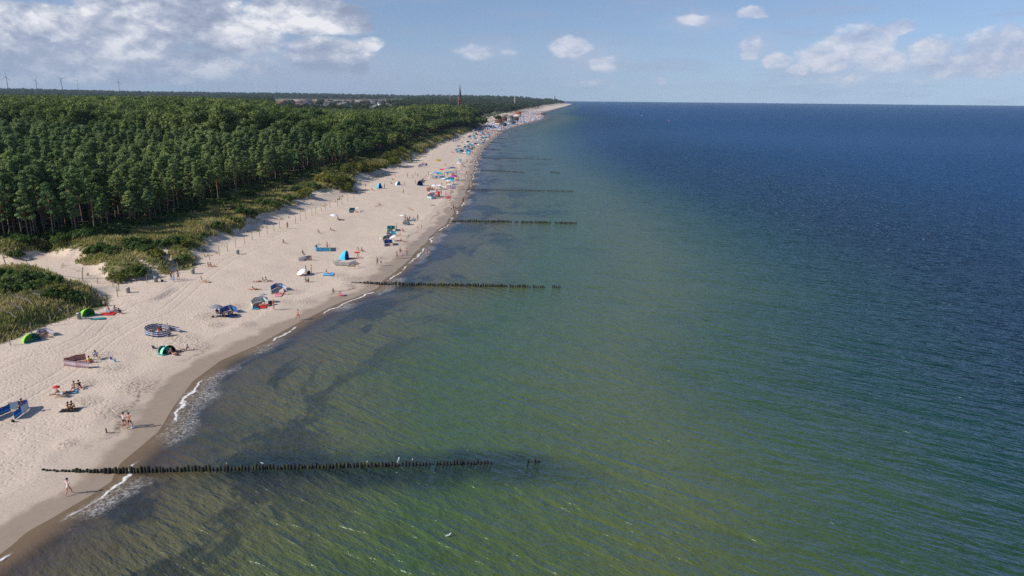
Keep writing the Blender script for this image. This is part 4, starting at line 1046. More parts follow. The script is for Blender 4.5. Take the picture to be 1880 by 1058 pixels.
def towel(px, py, face, col, label, L=1.9, w_=.95, col2=None, group=None, cat='towel', name='towel', th=.02):
    g_ = ground(px, py); rng_ = np.random.default_rng(int(px*7+py)); V = []; Q = []; n, m_ = 10, 5
    for side in (0, 1):
        for i in range(n+1):
            for j in range(m_+1):
                x = (j/m_-.5)*w_; y = (i/n-.5)*L; zz_ = .03+th*(1-side)+.025*math.sin(x*5+y*3+px)*math.sin(y*4.1)+.02*rng_.random()*(1-side)
                V.append((x+.03*math.sin(y*6), y, zz_))
    st = (n+1)*(m_+1)
    for side in (0, 1):
        for i in range(n):
            for j in range(m_):
                q = side*st+i*(m_+1)+j; f = (q, q+1, q+m_+2, q+m_+1); Q.append(f if side == 0 else f[::-1])
    me = mesh_np(name, np.array(V), np.array(Q), [striped('towel_%s_%s' % (col, col2), [col, col2 or col], 4, 'X') if col2 else cloth(col)], True)
    if col2 and len(me.vertices) == len(V): uv_strip(me, [(v_[0]/w_+.5, v_[1]/L+.5) for v_ in V])
    o = link(name, me, None, (g_.x, g_.y, g_.z+.02), -math.radians(face)); tag(o, label, cat, group); return o
def bag(px, py, col, label, s=.45, name='beach_bag', cat='bag'):
    g_ = ground(px, py); root = empty(name, g_, px*.9); tag(root, label, cat)
    V, F4 = [], []
    n = 10
    for kz, (z, r) in enumerate(((0, .80), (.12, 1.0), (.55, 1.05), (.80, .85), (.92, .45))):
        for j in range(n): a = 2*math.pi*j/n; V.append((math.cos(a)*s*.62*r, math.sin(a)*s*.34*r*(1+.1*math.sin(3*a)), z*s*.85))
    for kz in range(4):
        for j in range(n): F4.append((kz*n+j, kz*n+(j+1) % n, (kz+1)*n+(j+1) % n, (kz+1)*n+j))
    A = Arr(); A.add(V, F4); n0 = len(V); A.add([(0, 0, .93*s*.85)]+V[4*n:5*n], [(0, 1+j, 1+(j+1) % n) for j in range(n)])
    link('sack', A.mesh('sack', [cloth(col)], True), root)
    A = Arr(); A.tube([(-.2*s, 0, s*.7), (-.18*s, 0, s*1.0), (0, .02, s*1.15), (.18*s, 0, s*1.0), (.2*s, 0, s*.7)], [.012]*5, 5); link('handle', A.mesh('handle', [cloth('dark')]), root)
    return root
def folding_chair(px, py, face, col, label):
    g_ = ground(px, py); root = empty('folding_chair', g_, -math.radians(face)); tag(root, label, 'chair')
    A = Arr(); A.box((0, .02, .42), (.52, .46, .03)); link('seat', A.mesh('seat', [cloth(col)]), root)
    A = Arr(); V = [(-.26, -.22, .44), (.26, -.22, .44), (.26, -.42, 1.0), (-.26, -.42, 1.0)]; V += [(x, y-.02, z) for x, y, z in V]
    A.add(V, [(0, 1, 2, 3), (7, 6, 5, 4), (0, 4, 5, 1), (1, 5, 6, 2), (2, 6, 7, 3), (3, 7, 4, 0)]); link('backrest', A.mesh('backrest', [cloth(col)]), root)
    for s in (-1, 1):
        for q in (-1, 1): A = Arr(); A.tube([(s*.28, -q*.26, 0), (s*.28, q*.24, .62 if q < 0 else .44)], [.012, .012], 5); link('leg', A.mesh('leg', [M_STEEL]), root)
        A = Arr(); A.box((s*.29, 0, .62), (.04, .46, .02)); link('armrest', A.mesh('armrest', [cloth('dark')]), root)
    return root
def lounger(px, py, face, col, label):
    g_ = ground(px, py); root = empty('sun_lounger', g_, -math.radians(face)); tag(root, label, 'sun lounger')
    A = Arr(); A.box((0, .30, .26), (.60, 1.25, .04)); link('mattress', A.mesh('mattress', [cloth(col)]), root)
    A = Arr(); V = [(-.3, -.33, .24), (.3, -.33, .24), (.3, -.85, .62), (-.3, -.85, .62)]; V += [(x, y-.03, z-.03) for x, y, z in V]
    A.add(V, [(0, 1, 2, 3), (7, 6, 5, 4), (0, 4, 5, 1), (1, 5, 6, 2), (2, 6, 7, 3), (3, 7, 4, 0)]); link('backrest', A.mesh('backrest', [cloth(col)]), root)
    for y in (-.25, .85):
        for x in (-.27, .27): A = Arr(); A.tube([(x, y, 0), (x, y, .25)], [.015, .015], 5); link('leg', A.mesh('leg', [M_STEEL]), root)
    return root
def bucket(px, py, col, label):
    g_ = ground(px, py); root = empty('bucket', g_); tag(root, label, 'bucket'); n = 12; V = []; Q = []
    for i, (r, z) in enumerate(((.10, 0), (.15, .28), (.16, .28), (.155, .30), (.14, .30), (.095, .02))):
        for j in range(n): a = 2*math.pi*j/n; V.append((math.cos(a)*r, math.sin(a)*r, z))
        if i:
            for j in range(n): Q.append(((i-1)*n+j, (i-1)*n+(j+1) % n, i*n+(j+1) % n, i*n+j))
    link('pail', mesh_np('pail', np.array(V), np.array(Q), [cloth(col)], True), root)
    A = Arr(); A.tube([(math.cos(a)*.155, 0, .29+math.sin(a)*.15) for a in np.linspace(0, math.pi, 8)], [.006]*8, 4); link('handle', A.mesh('handle', [cloth('white')]), root)
def litter_bin(px, py, label, group='bins on the beach'):
    g_ = ground(px, py); root = empty('litter_bin', g_); tag(root, label, 'litter bin', group)
    n = 16; V = []; Q = []
    for i, (r, z) in enumerate(((.26, 0), (.29, .05), (.29, .82), (.31, .84), (.31, .90), (.25, .90), (.25, .10))):
        for j in range(n): a = 2*math.pi*j/n; V.append((math.cos(a)*r, math.sin(a)*r, z))
        if i:
            for j in range(n): Q.append(((i-1)*n+j, (i-1)*n+(j+1) % n, i*n+(j+1) % n, i*n+j))
    link('drum', mesh_np('drum', np.array(V), np.array(Q), [paint('bin_zinc', (.22, .23, .24), .6, .2)], True), root)
    A = Arr(); A.tube([(-.36, 0, -.1), (-.36, 0, 1.25)], [.035, .035], 6, cap=True); link('post', A.mesh('post', [M_POLE]), root)
    A = Arr(); V2 = [(math.cos(2*math.pi*j/n)*.33, math.sin(2*math.pi*j/n)*.33, .93+(.02 if j % 2 else .06)) for j in range(n)]
    A.add(V2+[(0, 0, .98), (0, 0, .80)], [(j, (j+1) % n, n) for j in range(n)]+[((j+1) % n, j, n+1) for j in range(n)]); link('bin_liner', A.mesh('bin_liner', [cloth('silver')]), root)
M_POST = paint('weathered_post', (.26, .215, .165), .9, .25)
def post(px, py, h, label, group, lean=0.0, r=.06):
    g_ = ground(px, py); A = Arr(); A.tube([(0, 0, -.4), (lean*.3, .02, h*.5), (lean, .03, h-.03), (lean, .03, h)], [r, r*.95, r*.88, r*.7], 7, cap=True)
    o = link('fence_post', A.mesh('fence_post', [M_POST]), None, g_, px*1.3); tag(o, label, 'post', group); return o

# ------------------------------------------------------------------ beachgoers, near to far
SB = striped('stripes_navy_white', ['marine', 'white'], 2.5); SR = striped('stripes_rose', ['rose', 'beige', 'rose', 'pink'], 9, 'X')
SRL = striped('stripes_pale_rose', ['white', 'pink', 'white', 'lilac'], 7, 'X'); SF = striped('bands_blue_pale', ['blue', 'sky', 'blue', 'blue', 'blue'], 1.0)
SCW = striped('stripes_blue_white', ['blue', 'sky', 'white', 'lilac'], 1.0, 'X'); SLW = striped('stripes_lilac_white', ['white', 'lilac'], 6, 'X'); SGW = striped('stripes_grey_white', ['grey', 'white'], 3.0)
MSKY, MWHT, MNAV, MBLU, MGRY, MTEA, MCYN, MTRQ, MRED, MPNK = (cloth(c_) for c_ in ('sky', 'white', 'navy', 'blue', 'grey', 'teal', 'cyan', 'turq', 'red', 'pink'))
PALE = paint('pale_blue_cloth', (.50, .68, .76), .85, .1)
wb = windbreak([(-26, 776), (20, 756)], [SF], 'blue windbreak with pale blotches running out of the left photo edge', h=.95, group=None)
wb = windbreak([(17, 754), (52, 748), (53, 752), (27, 771)], [PALE, SF, SF], 'blue windbreak with pale inside standing right behind the man in black', h=.95)
person(37, 758, 'reach', 75, 'man all in black standing at the blue windbreaks, reaching down', 'trousers', 'black', 'shirt', 'black', hairc='black')
bag(24, 775, 'black', 'small black bag lying in front of the blue windbreak', .35)
lounger(112, 727, 110, 'beige', 'cream sun lounger nearest the sea end of the red parasol'); umbrella(104, 724, 'red', 'tiny red parasol clipped above the cream lounger', h=1.1, r=.42)
person(108, 729, 'lie', 250, 'person lying on the cream lounger beneath the tiny red parasol', 'trunks', 'white', 'shirt', 'white', dz=.28)
towel(124, 722, 65, 'sky', 'pale blue towel beside the cream lounger')
person(124, 722, 'lie', 250, 'person lying on the pale blue towel beside the cream lounger', 'trunks', 'black', hairc='dark', dz=.05)
person(136, 714, 'sit', 160, 'person in a dark cap sitting at the end of the lounger group', 'trunks', 'black', hair='cap', hairc='navy')
person(147, 712, 'sit', 130, 'dark clad woman leaning back on her hands, farthest right of the lounger group', 'shorts', 'black', 'shirt', 'black', 'longhair', 'dark')
towel(128, 754, 80, 'black', 'dark blanket under the pair hugging their knees')
person(125, 752, 'hug', 100, 'tanned man sitting on the dark blanket, left of the pair', 'trunks', 'brown', hairc='dark', skin=1)
person(132, 750, 'hug', 120, 'dark haired woman sitting on the dark blanket, right of the pair', 'trunks', 'black', 'swimtop', 'black', 'longhair', 'black', skin=1)
person(229, 785, 'walk', 5, 'woman in white top and dark shorts strolling beside a bare chested man', 'shorts', 'black', 'shirt', 'white', 'hair', 'dark')
person(239, 787, 'walk', 8, 'bare chested man in dark shorts strolling with a white bag in hand', 'shorts', 'black', hairc='dark', sc=1.06, skin=2)
bag(245, 786, 'white', 'white bag carried low beside the bare chested walker', .35)
person(127, 909, 'walk', 0, 'person in white top walking along the wet sand beyond the foot of the nearest groyne', 'trunks', 'white', 'shirt', 'white', 'hair', 'dark', sc=.95)
post(196, 795, .55, 'dark wooden stump sticking out of the sand left of the strolling couple', None, .05, .10)
# rose striped windbreak
windbreak([(158, 661), (141, 664), (119, 670)], [SR], 'dusky rose striped windbreak, its rear wall', h=.95)
windbreak([(118, 672), (140, 675), (163, 677), (162, 674)], [SRL], 'pale pink and white windbreak, the low front wall nearest the camera', h=.85)
person(130, 671, 'sit', 90, 'dark haired person sitting at the left inside the rose windbreak', 'trunks', 'brown', hairc='dark')
person(141, 669, 'sit', 110, 'person in blue clothes sitting in the middle of the rose windbreak', 'shorts', 'navy', 'shirt', 'navy', hairc='dark')
person(152, 666, 'lie', 250, 'sunburnt person lying on pink cloth inside the rose windbreak', 'trunks', 'pink', skin=2, dz=.03); towel(151, 666, 70, 'pink', 'pink towel inside the rose windbreak', .0+1.9)
person(163, 666, 'hug', 60, 'person in a yellow top at the open end of the rose windbreak', 'trunks', 'black', 'shirt', 'yellow', hairc='black')
folding_chair(178, 660, 120, 'grey', 'low grey chair right of the rose windbreak'); person(178, 660, 'chair', 120, 'person in white shirt sitting on the grey chair by the rose windbreak', 'trunks', 'navy', 'shirt', 'white', hairc='dark')
bucket(204, 660, 'blue', 'blue bucket nearest the rose windbreak'); bucket(212, 665, 'cyan', 'turquoise bucket lying right of the blue one')
# lime tents by the dune
tent(60, 627, 120, 'lime', 'teal', 'lime green beach tent with teal floor beside the lilac windbreak')
windbreak([(68, 622), (72, 614), (86, 612), (99, 617)], [SLW], 'white and lilac windbreak behind the pair near the lower lime tent', h=.85)
person(74, 620, 'hug', 120, 'dark haired person sitting nearest the lower lime tent', 'trunks', 'maroon', hairc='black'); person(86, 619, 'sit', 120, 'tanned person sitting before the white and lilac windbreak', 'trunks', 'brown', 'swimtop', 'brown', 'longhair', 'dark', skin=1)
tent(163, 580, 110, 'lime', 'green', 'bright green beach tent standing beside the litter bin')
towel(180, 586, 70, 'teal', 'teal mat lying in front of the bright green tent'); 
person(191, 562, 'kneel', 120, 'person in white and black bending at the dune edge behind the red towels', 'trousers', 'black', 'shirt', 'white', 'longhair', 'black')
towel(199, 577, 80, 'red', 'large red towel right of the bright green tent', 2.0, 1.6); person(196, 576, 'lie', 260, 'person in orange lying on the large red towel', 'trunks', 'orange', 'swimtop', 'orange', skin=2, dz=.05)
person(202, 573, 'sit', 110, 'sunburnt person sitting on the large red towel', 'trunks', 'red', skin=2); towel(208, 571, 60, 'sky', 'pale blue towel behind the large red towel')
person(211, 571, 'hug', 130, 'brown haired person sitting on the pale blue towel by the dune', 'trunks', 'navy', 'swimtop', 'navy'); person(218, 576, 'hug', 100, 'person in black sitting farthest right of the red towel group', 'trousers', 'black', 'shirt', 'black', 'longhair', 'black')
litter_bin(146, 586, 'grey litter bin on the sand in front of the bright green tent'); litter_bin(236, 538, 'grey litter bin at the mouth of the sandy dune path'); litter_bin(287, 518, 'grey litter bin behind the group with the woman in black', )
litter_bin(355, 503, 'grey litter bin right of the man with hands on hips'); litter_bin(437, 467, 'pale litter bin by the posts above the sitting dark pair')
bag(298, 517, 'black', 'black rucksack lying between the bin and the standing group')
# oval navy and white windbreak
windbreak(ring_pts(290, 612, 24, 8, 25, 335, 14), [SB], 'big oval windbreak with navy and white stripes', h=.88)
windbreak([(312, 606), (330, 611)], [SB], 'short striped windbreak wing right of the big navy and white oval', h=.8)
towel(281, 614, 90, 'cyan', 'bright cyan air mattress inside the striped oval', 1.9, 1.1, cat='air mattress', name='air_mattress', th=.16)
person(292, 610, 'hug', 90, 'person in red top inside the striped oval', 'trunks', 'dark', 'shirt', 'red', hairc='dark'); person(299, 611, 'sit', 100, 'person in black inside the striped oval', 'trousers', 'dark', 'shirt', 'black', hairc='black')
person(309, 609, 'stand', 90, 'child in white standing at the opening of the striped oval', 'shorts', 'white', 'shirt', 'white', 'hair', 'dark', sc=.72)
towel(300, 613, 100, 'dark', 'dark blanket inside the striped oval')
# green and teal tents
folding_chair(286, 645, 20, 'navy', 'navy folding chair left of the teal tent'); tent(299, 650, 200, 'teal', 'teal', 'teal beach tent seen from behind beside the navy chair', 1.7)
tent(311, 649, 130, 'mint', 'black', 'mint green and black beach tent right of the teal one', 1.9)
person(317, 651, 'sit', 110, 'pale haired person sitting in the mouth of the mint green tent', 'trunks', 'orange', skin=2, hairc='blond'); person(324, 647, 'lie', 260, 'person lying between the mint green tent and the person in blue', 'trunks', 'olive')
person(341, 644, 'sit', 240, 'person in a blue top sitting right of the green tents', 'trunks', 'brown', 'shirt', 'navy', hairc='blue', skin=2); bag(325, 653, 'brown', 'brown bag on the sand below the mint green tent', .4)
# blue camp with grey umbrella
umbrella(397, 583, 'grey', 'dusty blue grey umbrella over the left of the blue windbreak camp', 2.1, 1.25)
windbreak([(404, 576), (420, 571), (424, 570), (436, 575)], [MBLU, MBLU, PALE], 'blue windbreak with one pale panel beside the grey umbrella', h=1.0)
towel(408, 581, 85, 'navy', 'navy blanket beneath the grey umbrella'); towel(417, 581, 85, 'blue', 'blue blanket before the blue windbreak')
person(402, 580, 'chair', 110, 'person in dark clothes sitting under the grey umbrella', 'trousers', 'navy', 'shirt', 'navy', hairc='black'); folding_chair(402, 580, 110, 'navy', 'navy chair under the grey umbrella')
person(409, 581, 'hug', 110, 'person in dark shirt sitting beside the grey umbrella camp chair', 'shorts', 'dark', 'shirt', 'dark', hairc='black')
person(419, 578, 'sit', 100, 'dark haired person in white shirt in the middle of the blue camp', 'shorts', 'navy', 'shirt', 'white', hairc='black'); person(428, 578, 'kneel', 240, 'person in cream shirt kneeling at the right end of the blue camp', 'trousers', 'dark', 'shirt', 'beige', hairc='blond')
bag(391, 583, 'black', 'black bag on the sand left of the grey umbrella', .35); bag(433, 580, 'dark', 'dark bag at the right end of the blue camp', .45)
# grey and white windbreak
windbreak([(464, 568), (462, 562), (468, 556), (482, 553), (492, 556)], [MWHT, PALE, SGW, SGW], 'white and grey windbreak around three sunburnt people', h=.95); umbrella(485, 556, 'grey', 'grey umbrella behind the white and grey windbreak', 1.6, .7)
for i_, (qx, qy, fc_, lb_) in enumerate(((476, 561, 250, 'left one of three red skinned people behind the grey white windbreak'), (483, 563, 260, 'middle one of three red skinned people behind the grey white windbreak'), (489, 562, 250, 'right one of three red skinned people behind the grey white windbreak'))):
    person(qx, qy, 'sit' if i_ == 1 else 'lie', fc_, lb_, 'trunks', 'maroon', 'swimtop' if i_ else None, 'red', skin=2, dz=.03)
towel(481, 563, 80, 'red', 'red towels under the three red skinned people', 1.6, 2.4); towel(469, 567, 80, 'cyan', 'bright cyan towel at the left of the grey white windbreak', 1.2, 1)
bag(497, 560, 'black', 'big black bag right of the grey white windbreak', .8); person(503, 569, 'stand', 120, 'pinkish sunburnt man standing right of the big black bag', 'shorts', 'silver', hairc='blond', skin=2)
# blue white lilac windbreak
windbreak([(498, 540), (498, 534), (507, 529)], [MCYN, MBLU], 'bright blue windbreak panels left of the lilac and white ones', h=.95); windbreak([(507, 529), (517, 529), (526, 534)], [SLW, SCW], 'lilac and white windbreak panels right of the bright blue ones', h=.95)
person(508, 540, 'lie', 260, 'sunburnt person lying left in front of the bright blue windbreak', 'trunks', 'pink', 'swimtop', 'pink', skin=2); person(519, 541, 'sit', 250, 'sunburnt person sitting right in front of the lilac windbreak', 'trunks', 'red', skin=2); bag(523, 536, 'navy', 'navy bag inside the lilac windbreak', .45)
towel(513, 541, 85, 'pink', 'pink towel in front of the lilac windbreak', 1.2, 2.6)
person(547, 588, 'run', 20, 'man in red swimming shorts jogging along the water line', 'shorts', 'red', hairc='dark', skin=2)
person(612, 541, 'stand', 150, 'child in dark clothes standing by the water line past the jogger', 'shorts', 'navy', 'shirt', 'navy', hairc='dark', sc=.7)
person(622, 543, 'kneel', 100, 'child in pink crouching at the water line', 'trunks', 'pink', 'swimtop', 'pink', hairc='blond', sc=.75); towel(628, 543, 80, 'pink', 'pink swimming ring lying at the water line', .9, .9, cat='swimming ring', name='swim_ring', th=.2)
# towels on the open sand
LIST = [
 (472, 518, 'lie', 250, 'person lying at the left of three dark sunbathers in a row', 'trunks', 'pink', None, 'pink', 'hair', 'dark'),
 (480, 518, 'sit', 260, 'person in black sitting in the middle of three dark sunbathers', 'trunks', 'black', 'swimtop', 'black', 'hair', 'black'),
 (491, 517, 'sit', 90, 'person leaning back at the right of three dark sunbathers', 'trunks', 'black', None, 'x', 'hair', 'black'),
 (464, 532, 'lie', 270, 'person lying left of a pair on the open sand beyond the grey white windbreak', 'trunks', 'pink', None, 'x', 'hair', 'brown'),
 (470, 532, 'prone', 90, 'dark haired person propped on elbows beside the lying one', 'trunks', 'black', 'swimtop', 'black', 'longhair', 'black'),
 (372, 517, 'sit', 110, 'person in white top sitting on the open sand below the dune', 'trunks', 'red', 'shirt', 'white', 'hair', 'brown'),
 (380, 519, 'lie', 280, 'person lying beside the sitter in white top below the dune', 'trunks', 'olive', 'swimtop', 'white', 'hair', 'dark'),
 (382, 490, 'hug', 110, 'left one of two dark people sitting close to the dune posts', 'trunks', 'navy', 'swimtop', 'white', 'hair', 'black'),
 (389, 490, 'sit', 100, 'right one of two dark people sitting close to the dune posts', 'trunks', 'maroon', None, 'x', 'hair', 'black'),
 (315, 514, 'stand', 200, 'woman in a black dress standing left of the man with hands on hips', None, 'black', 'dress', 'black', 'longhair', 'dark'),
 (319, 517, 'stand', 180, 'person in light blue clothes standing between woman in black and man in navy', 'trousers', 'sky', 'shirt', 'silver', 'hair', 'blond'),
 (328, 515, 'hips', 180, 'man in navy shirt standing with hands on his hips near the dune', 'shorts', 'navy', 'shirt', 'navy', 'hair', 'black'),
 (557, 470, 'chair', 130, 'person in dark clothes sitting high behind the white windbreak', 'trousers', 'navy', 'shirt', 'navy', 'hair', 'black'),
 (561, 477, 'lie', 270, 'person lying in the lee of the white windbreak', 'trunks', 'white', None, 'x', 'hair', 'dark'),
 (569, 478, 'sit', 250, 'person sitting alone right of the white windbreak', 'trunks', 'brown', None, 'x', 'hair', 'dark'),
 (550, 505, 'sit', 120, 'person sitting left of the low white shade', 'trunks', 'orange', None, 'x', 'hair', 'brown'),
 (554, 507, 'lie', 260, 'person lying in front of the low white shade', 'trunks', 'pink', None, 'x', 'hair', 'brown'),
 (562, 504, 'stand', 90, 'person standing between the low white shade and the black bag', 'shorts', 'grey', 'shirt', 'beige', 'hair', 'dark'),
 (572, 502, 'stand', 240, 'person in maroon standing right of the black bag', 'trunks', 'maroon', 'swimtop', 'maroon', 'longhair', 'maroon'),
 (561, 518, 'hug', 110, 'left one of two dark people sitting below the low white shade', 'trunks', 'navy', 'swimtop', 'dark', 'hair', 'black'),
 (567, 518, 'hug', 250, 'right one of two dark people sitting below the low white shade', 'trunks', 'black', 'shirt', 'dark', 'hair', 'black'),
 (601, 503, 'sit', 120, 'sunburnt person sitting alone on a sky blue mat', 'trunks', 'black', None, 'x', 'hair', 'brown'),
 (585, 458, 'lie', 270, 'person lying inside the light blue windbreak box', 'trunks', 'lilac', 'swimtop', 'lilac', 'hair', 'brown'),
 (601, 458, 'stand', 200, 'tanned man standing in the right corner of the light blue windbreak box', 'shorts', 'maroon', None, 'x', 'hair', 'dark'),
 (651, 494, 'stand', 90, 'small child standing beside the bending person', 'trunks', 'orange', None, 'x', 'hair', 'blond'),
 (658, 491, 'bend', 260, 'person bending over in front of the pale windbreak row', 'shorts', 'black', 'shirt', 'brown', 'hair', 'dark'),
 (643, 476, 'lie', 270, 'person in black lying in the mouth of the round blue tent', 'trousers', 'black', 'shirt', 'black', 'hair', 'black'),
 (659, 474, 'sit', 110, 'dark person sitting right of the round blue tent', 'trunks', 'black', 'swimtop', 'black', 'hair', 'dark'),
 (659, 461, 'sit', 120, 'left one of two people sitting upright behind the round blue tent', 'trunks', 'cyan', None, 'x', 'hair', 'dark'),
 (664, 462, 'hug', 110, 'right one of two people sitting upright behind the round blue tent', 'trunks', 'maroon', 'swimtop', 'red', 'longhair', 'dark'),
 (693, 488, 'walk', 200, 'person in dark clothes walking at the left of a pair near the water', 'shorts', 'dark', 'shirt', 'dark', 'hair', 'dark'),
 (700, 488, 'walk', 200, 'person in white top walking at the right of a pair near the water', 'shorts', 'dark', 'shirt', 'white', 'hair', 'dark'),
 (729, 475, 'walk', 20, 'tanned walker in dark trunks, leftmost of the strolling group', 'shorts', 'dark', 'swimtop', 'dark', 'hair', 'dark'),
 (735, 469, 'walk', 10, 'walker in olive farther back in the strolling group', 'shorts', 'olive', 'shirt', 'brown', 'hair', 'dark'),
 (738, 474, 'walk', 200, 'walker in a pale lilac wrap in the middle of the strolling group', 'shorts', 'lilac', 'shirt', 'lilac', 'hair', 'brown'),
 (747, 469, 'walk', 15, 'walker in black, rightmost of the strolling group by the water', 'trunks', 'black', 'swimtop', 'black', 'hair', 'dark'),
 (785, 465, 'wade', 10, 'left one of two bathers wading side by side before the shore', 'trunks', 'navy', None, 'x', 'hair', 'dark'),
 (788, 469, 'wade', 10, 'right one of two bathers wading side by side before the shore', 'trunks', 'black', 'swimtop', 'white', 'hair', 'dark'),
 (728, 423, 'stand', 240, 'tanned person standing right of the turquoise windbreak', 'trunks', 'brown', None, 'x', 'hair', 'dark'),
 (739, 426, 'hug', 110, 'person wrapped in red sitting apart right of the turquoise windbreak', 'trunks', 'red', 'shirt', 'red', 'hair', 'maroon'),
 (722, 434, 'lie', 270, 'sunburnt person lying behind the cyan and white windbreak', 'trunks', 'maroon', None, 'x', 'hair', 'dark'),
 (733, 434, 'sit', 240, 'sunburnt person sitting at the open end of the cyan and white windbreak', 'trunks', 'red', None, 'x', 'hair', 'brown'),
 (713, 443, 'lie', 270, 'person in red lying before the dark grey windbreak', 'trunks', 'red', 'shirt', 'pink', 'hair', 'dark'),
 (738, 444, 'sit', 110, 'person sitting alone right of the white tent row', 'trunks', 'maroon', 'swimtop', 'maroon', 'hair', 'dark'),
 (716, 451, 'sit', 110, 'person sitting inside the deep blue windbreak', 'trunks', 'white', None, 'x', 'hair', 'dark'),
 (744, 405, 'stand', 160, 'person in white standing at the back of the white tent camp', 'shorts', 'dark', 'shirt', 'white', 'hair', 'dark'),
 (748, 406, 'chair', 160, 'person in black sitting in the white tent camp', 'trousers', 'black', 'shirt', 'black', 'hair', 'black'),
 (752, 405, 'chair', 200, 'another person in black sitting at the right in the white tent camp', 'trousers', 'black', 'shirt', 'black', 'hair', 'brown'),
 (759, 405, 'stand', 120, 'child in a pale wrap standing right of the white tent camp', 'shorts', 'silver', None, 'x', 'hair', 'dark'),
 (767, 405, 'stand', 180, 'tall person in olive brown standing farthest right by the white tent camp', 'trousers', 'olive', 'shirt', 'olive', 'hair', 'dark'),
 (766, 419, 'hug', 110, 'sunburnt person sitting beside a thin standing child', 'trunks', 'maroon', None, 'x', 'hair', 'maroon'),
 (774, 420, 'stand', 120, 'thin child standing beside the sunburnt sitter', 'trunks', 'olive', None, 'x', 'hair', 'blond'),
 (754, 386, 'sit', 100, 'dark person sitting beside a thin pole on the empty sand', 'trunks', 'maroon', 'swimtop', 'dark', 'hair', 'dark'),
 (622, 404, 'sit', 110, 'dark person sitting beneath the lone white umbrella', 'trunks', 'dark', 'shirt', 'dark', 'hair', 'dark'),
 (653, 390, 'sit', 100, 'person in maroon in the middle of the group by the green windbreak', 'trunks', 'maroon', 'swimtop', 'maroon', 'hair', 'dark'),
 (658, 390, 'lie', 260, 'person lying at the right of the group by the green windbreak', 'trunks', 'navy', 'shirt', 'white', 'hair', 'dark'),
 (693, 380, 'sit', 250, 'left one of two people sitting apart on the empty sand', 'trunks', 'maroon', None, 'x', 'hair', 'dark'),
 (697, 378, 'hug', 110, 'right one of two people sitting apart on the empty sand', 'trunks', 'black', 'shirt', 'black', 'hair', 'black'),
 (741, 357, 'walk', 200, 'lone walker with a shadow in the middle of the empty sand', 'shorts', 'dark', 'shirt', 'olive', 'hair', 'dark'),
 (584, 428, 'hug', 110, 'left one of two small tanned sunbathers alone above the light blue windbreak', 'trunks', 'olive', None, 'x', 'hair', 'dark'),
 (609, 424, 'sit', 100, 'right one of two small tanned sunbathers alone above the light blue windbreak', 'trunks', 'maroon', None, 'x', 'hair', 'dark'),
 (520, 447, 'hug', 110, 'person in navy sitting alone near the wheel tracks', 'trunks', 'navy', 'shirt', 'navy', 'hair', 'dark'),
 (528, 420, 'stand', 180, 'person in dark clothes standing at the row of posts', 'trousers', 'dark', 'shirt', 'dark', 'hair', 'dark'),
 (829, 387, 'walk', 190, 'person in white top walking left of a trio at the water line', 'shorts', 'navy', 'shirt', 'white', 'hair', 'dark'),
 (833, 387, 'walk', 190, 'person in navy walking in the middle of a trio at the water line', 'shorts', 'navy', 'shirt', 'navy', 'hair', 'dark'),
 (837, 387, 'walk', 190, 'person in dark blue walking at the right of a trio at the water line', 'shorts', 'dark', 'shirt', 'navy', 'hair', 'blond'),
 (851, 370, 'wade', 180, 'bather in black standing in the foam at the curving water line', 'trousers', 'black', 'shirt', 'black', 'hair', 'black'),
 (855, 368, 'wade', 200, 'bather in white and black in the foam right of the one in black', 'shorts', 'black', 'swimtop', 'white', 'hair', 'dark'),
 (859, 362, 'wade', 10, 'bather farthest out in the foam at the curving water line', 'trunks', 'dark', None, 'x', 'hair', 'dark'),
 (856, 321, 'walk', 190, 'person in red walking alone on the wet sand', 'shorts', 'red', 'shirt', 'red', 'hair', 'dark'),
 (857, 328, 'walk', 10, 'person in white walking just below the one in red on wet sand', 'shorts', 'white', 'shirt', 'white', 'hair', 'blond'),
 (861, 343, 'stand', 100, 'bather in dark red standing at the groyne root in shallow water', 'trunks', 'maroon', None, 'x', 'hair', 'dark'),
 (868, 341, 'wade', 100, 'bather in navy standing in shallow water above the groyne root', 'trunks', 'navy', None, 'x', 'hair', 'dark'),
 (849, 348, 'stand', 200, 'pale person standing at the landward end of the groyne beyond', 'trunks', 'pink', None, 'x', 'hair', 'blond'),
 (828, 359, 'stand', 110, 'person standing by the red mat right of the red tent', 'trunks', 'maroon', None, 'x', 'hair', 'dark'),
 (818, 360, 'stand', 100, 'sunburnt pair member standing left of the red mat', 'trunks', 'red', None, 'x', 'hair', 'dark'),
 (811, 343, 'stand', 200, 'person in brown standing between white tent cluster and white windbreaks', 'shorts', 'brown', 'shirt', 'brown', 'hair', 'dark'),
 (833, 343, 'stand', 100, 'tanned person standing right of the crowded white windbreaks', 'trunks', 'maroon', None, 'x', 'hair', 'dark'),
 (824, 349, 'stand', 100, 'person in black standing before the crowded white windbreaks', 'shorts', 'black', 'shirt', 'dark', 'hair', 'dark'),
 (743, 342, 'walk', 20, 'tanned walker beside the small white and blue tent', 'trunks', 'maroon', None, 'x', 'hair', 'dark'),
 (748, 326, 'stand', 120, 'leftmost of four people standing apart below the far dune end', 'trunks', 'orange', None, 'x', 'hair', 'brown'),
 (758, 328, 'stand', 100, 'second from left of four people standing apart below the far dune end', 'trunks', 'maroon', None, 'x', 'hair', 'dark'),
 (762, 323, 'stand', 100, 'third from left of four people standing apart below the far dune end', 'trunks', 'pink', None, 'x', 'hair', 'brown'),
 (767, 326, 'stand', 100, 'rightmost of four people standing apart below the far dune end', 'shorts', 'dark', 'shirt', 'dark', 'hair', 'dark'),
 (725, 325, 'stand', 60, 'person near the fence under the steep sandy dune bank', 'trunks', 'olive', None, 'x', 'hair', 'dark'),
 (720, 331, 'hug', 100, 'upper one of two dark people sitting under the steep dune bank', 'trunks', 'dark', 'shirt', 'dark', 'hair', 'dark'),
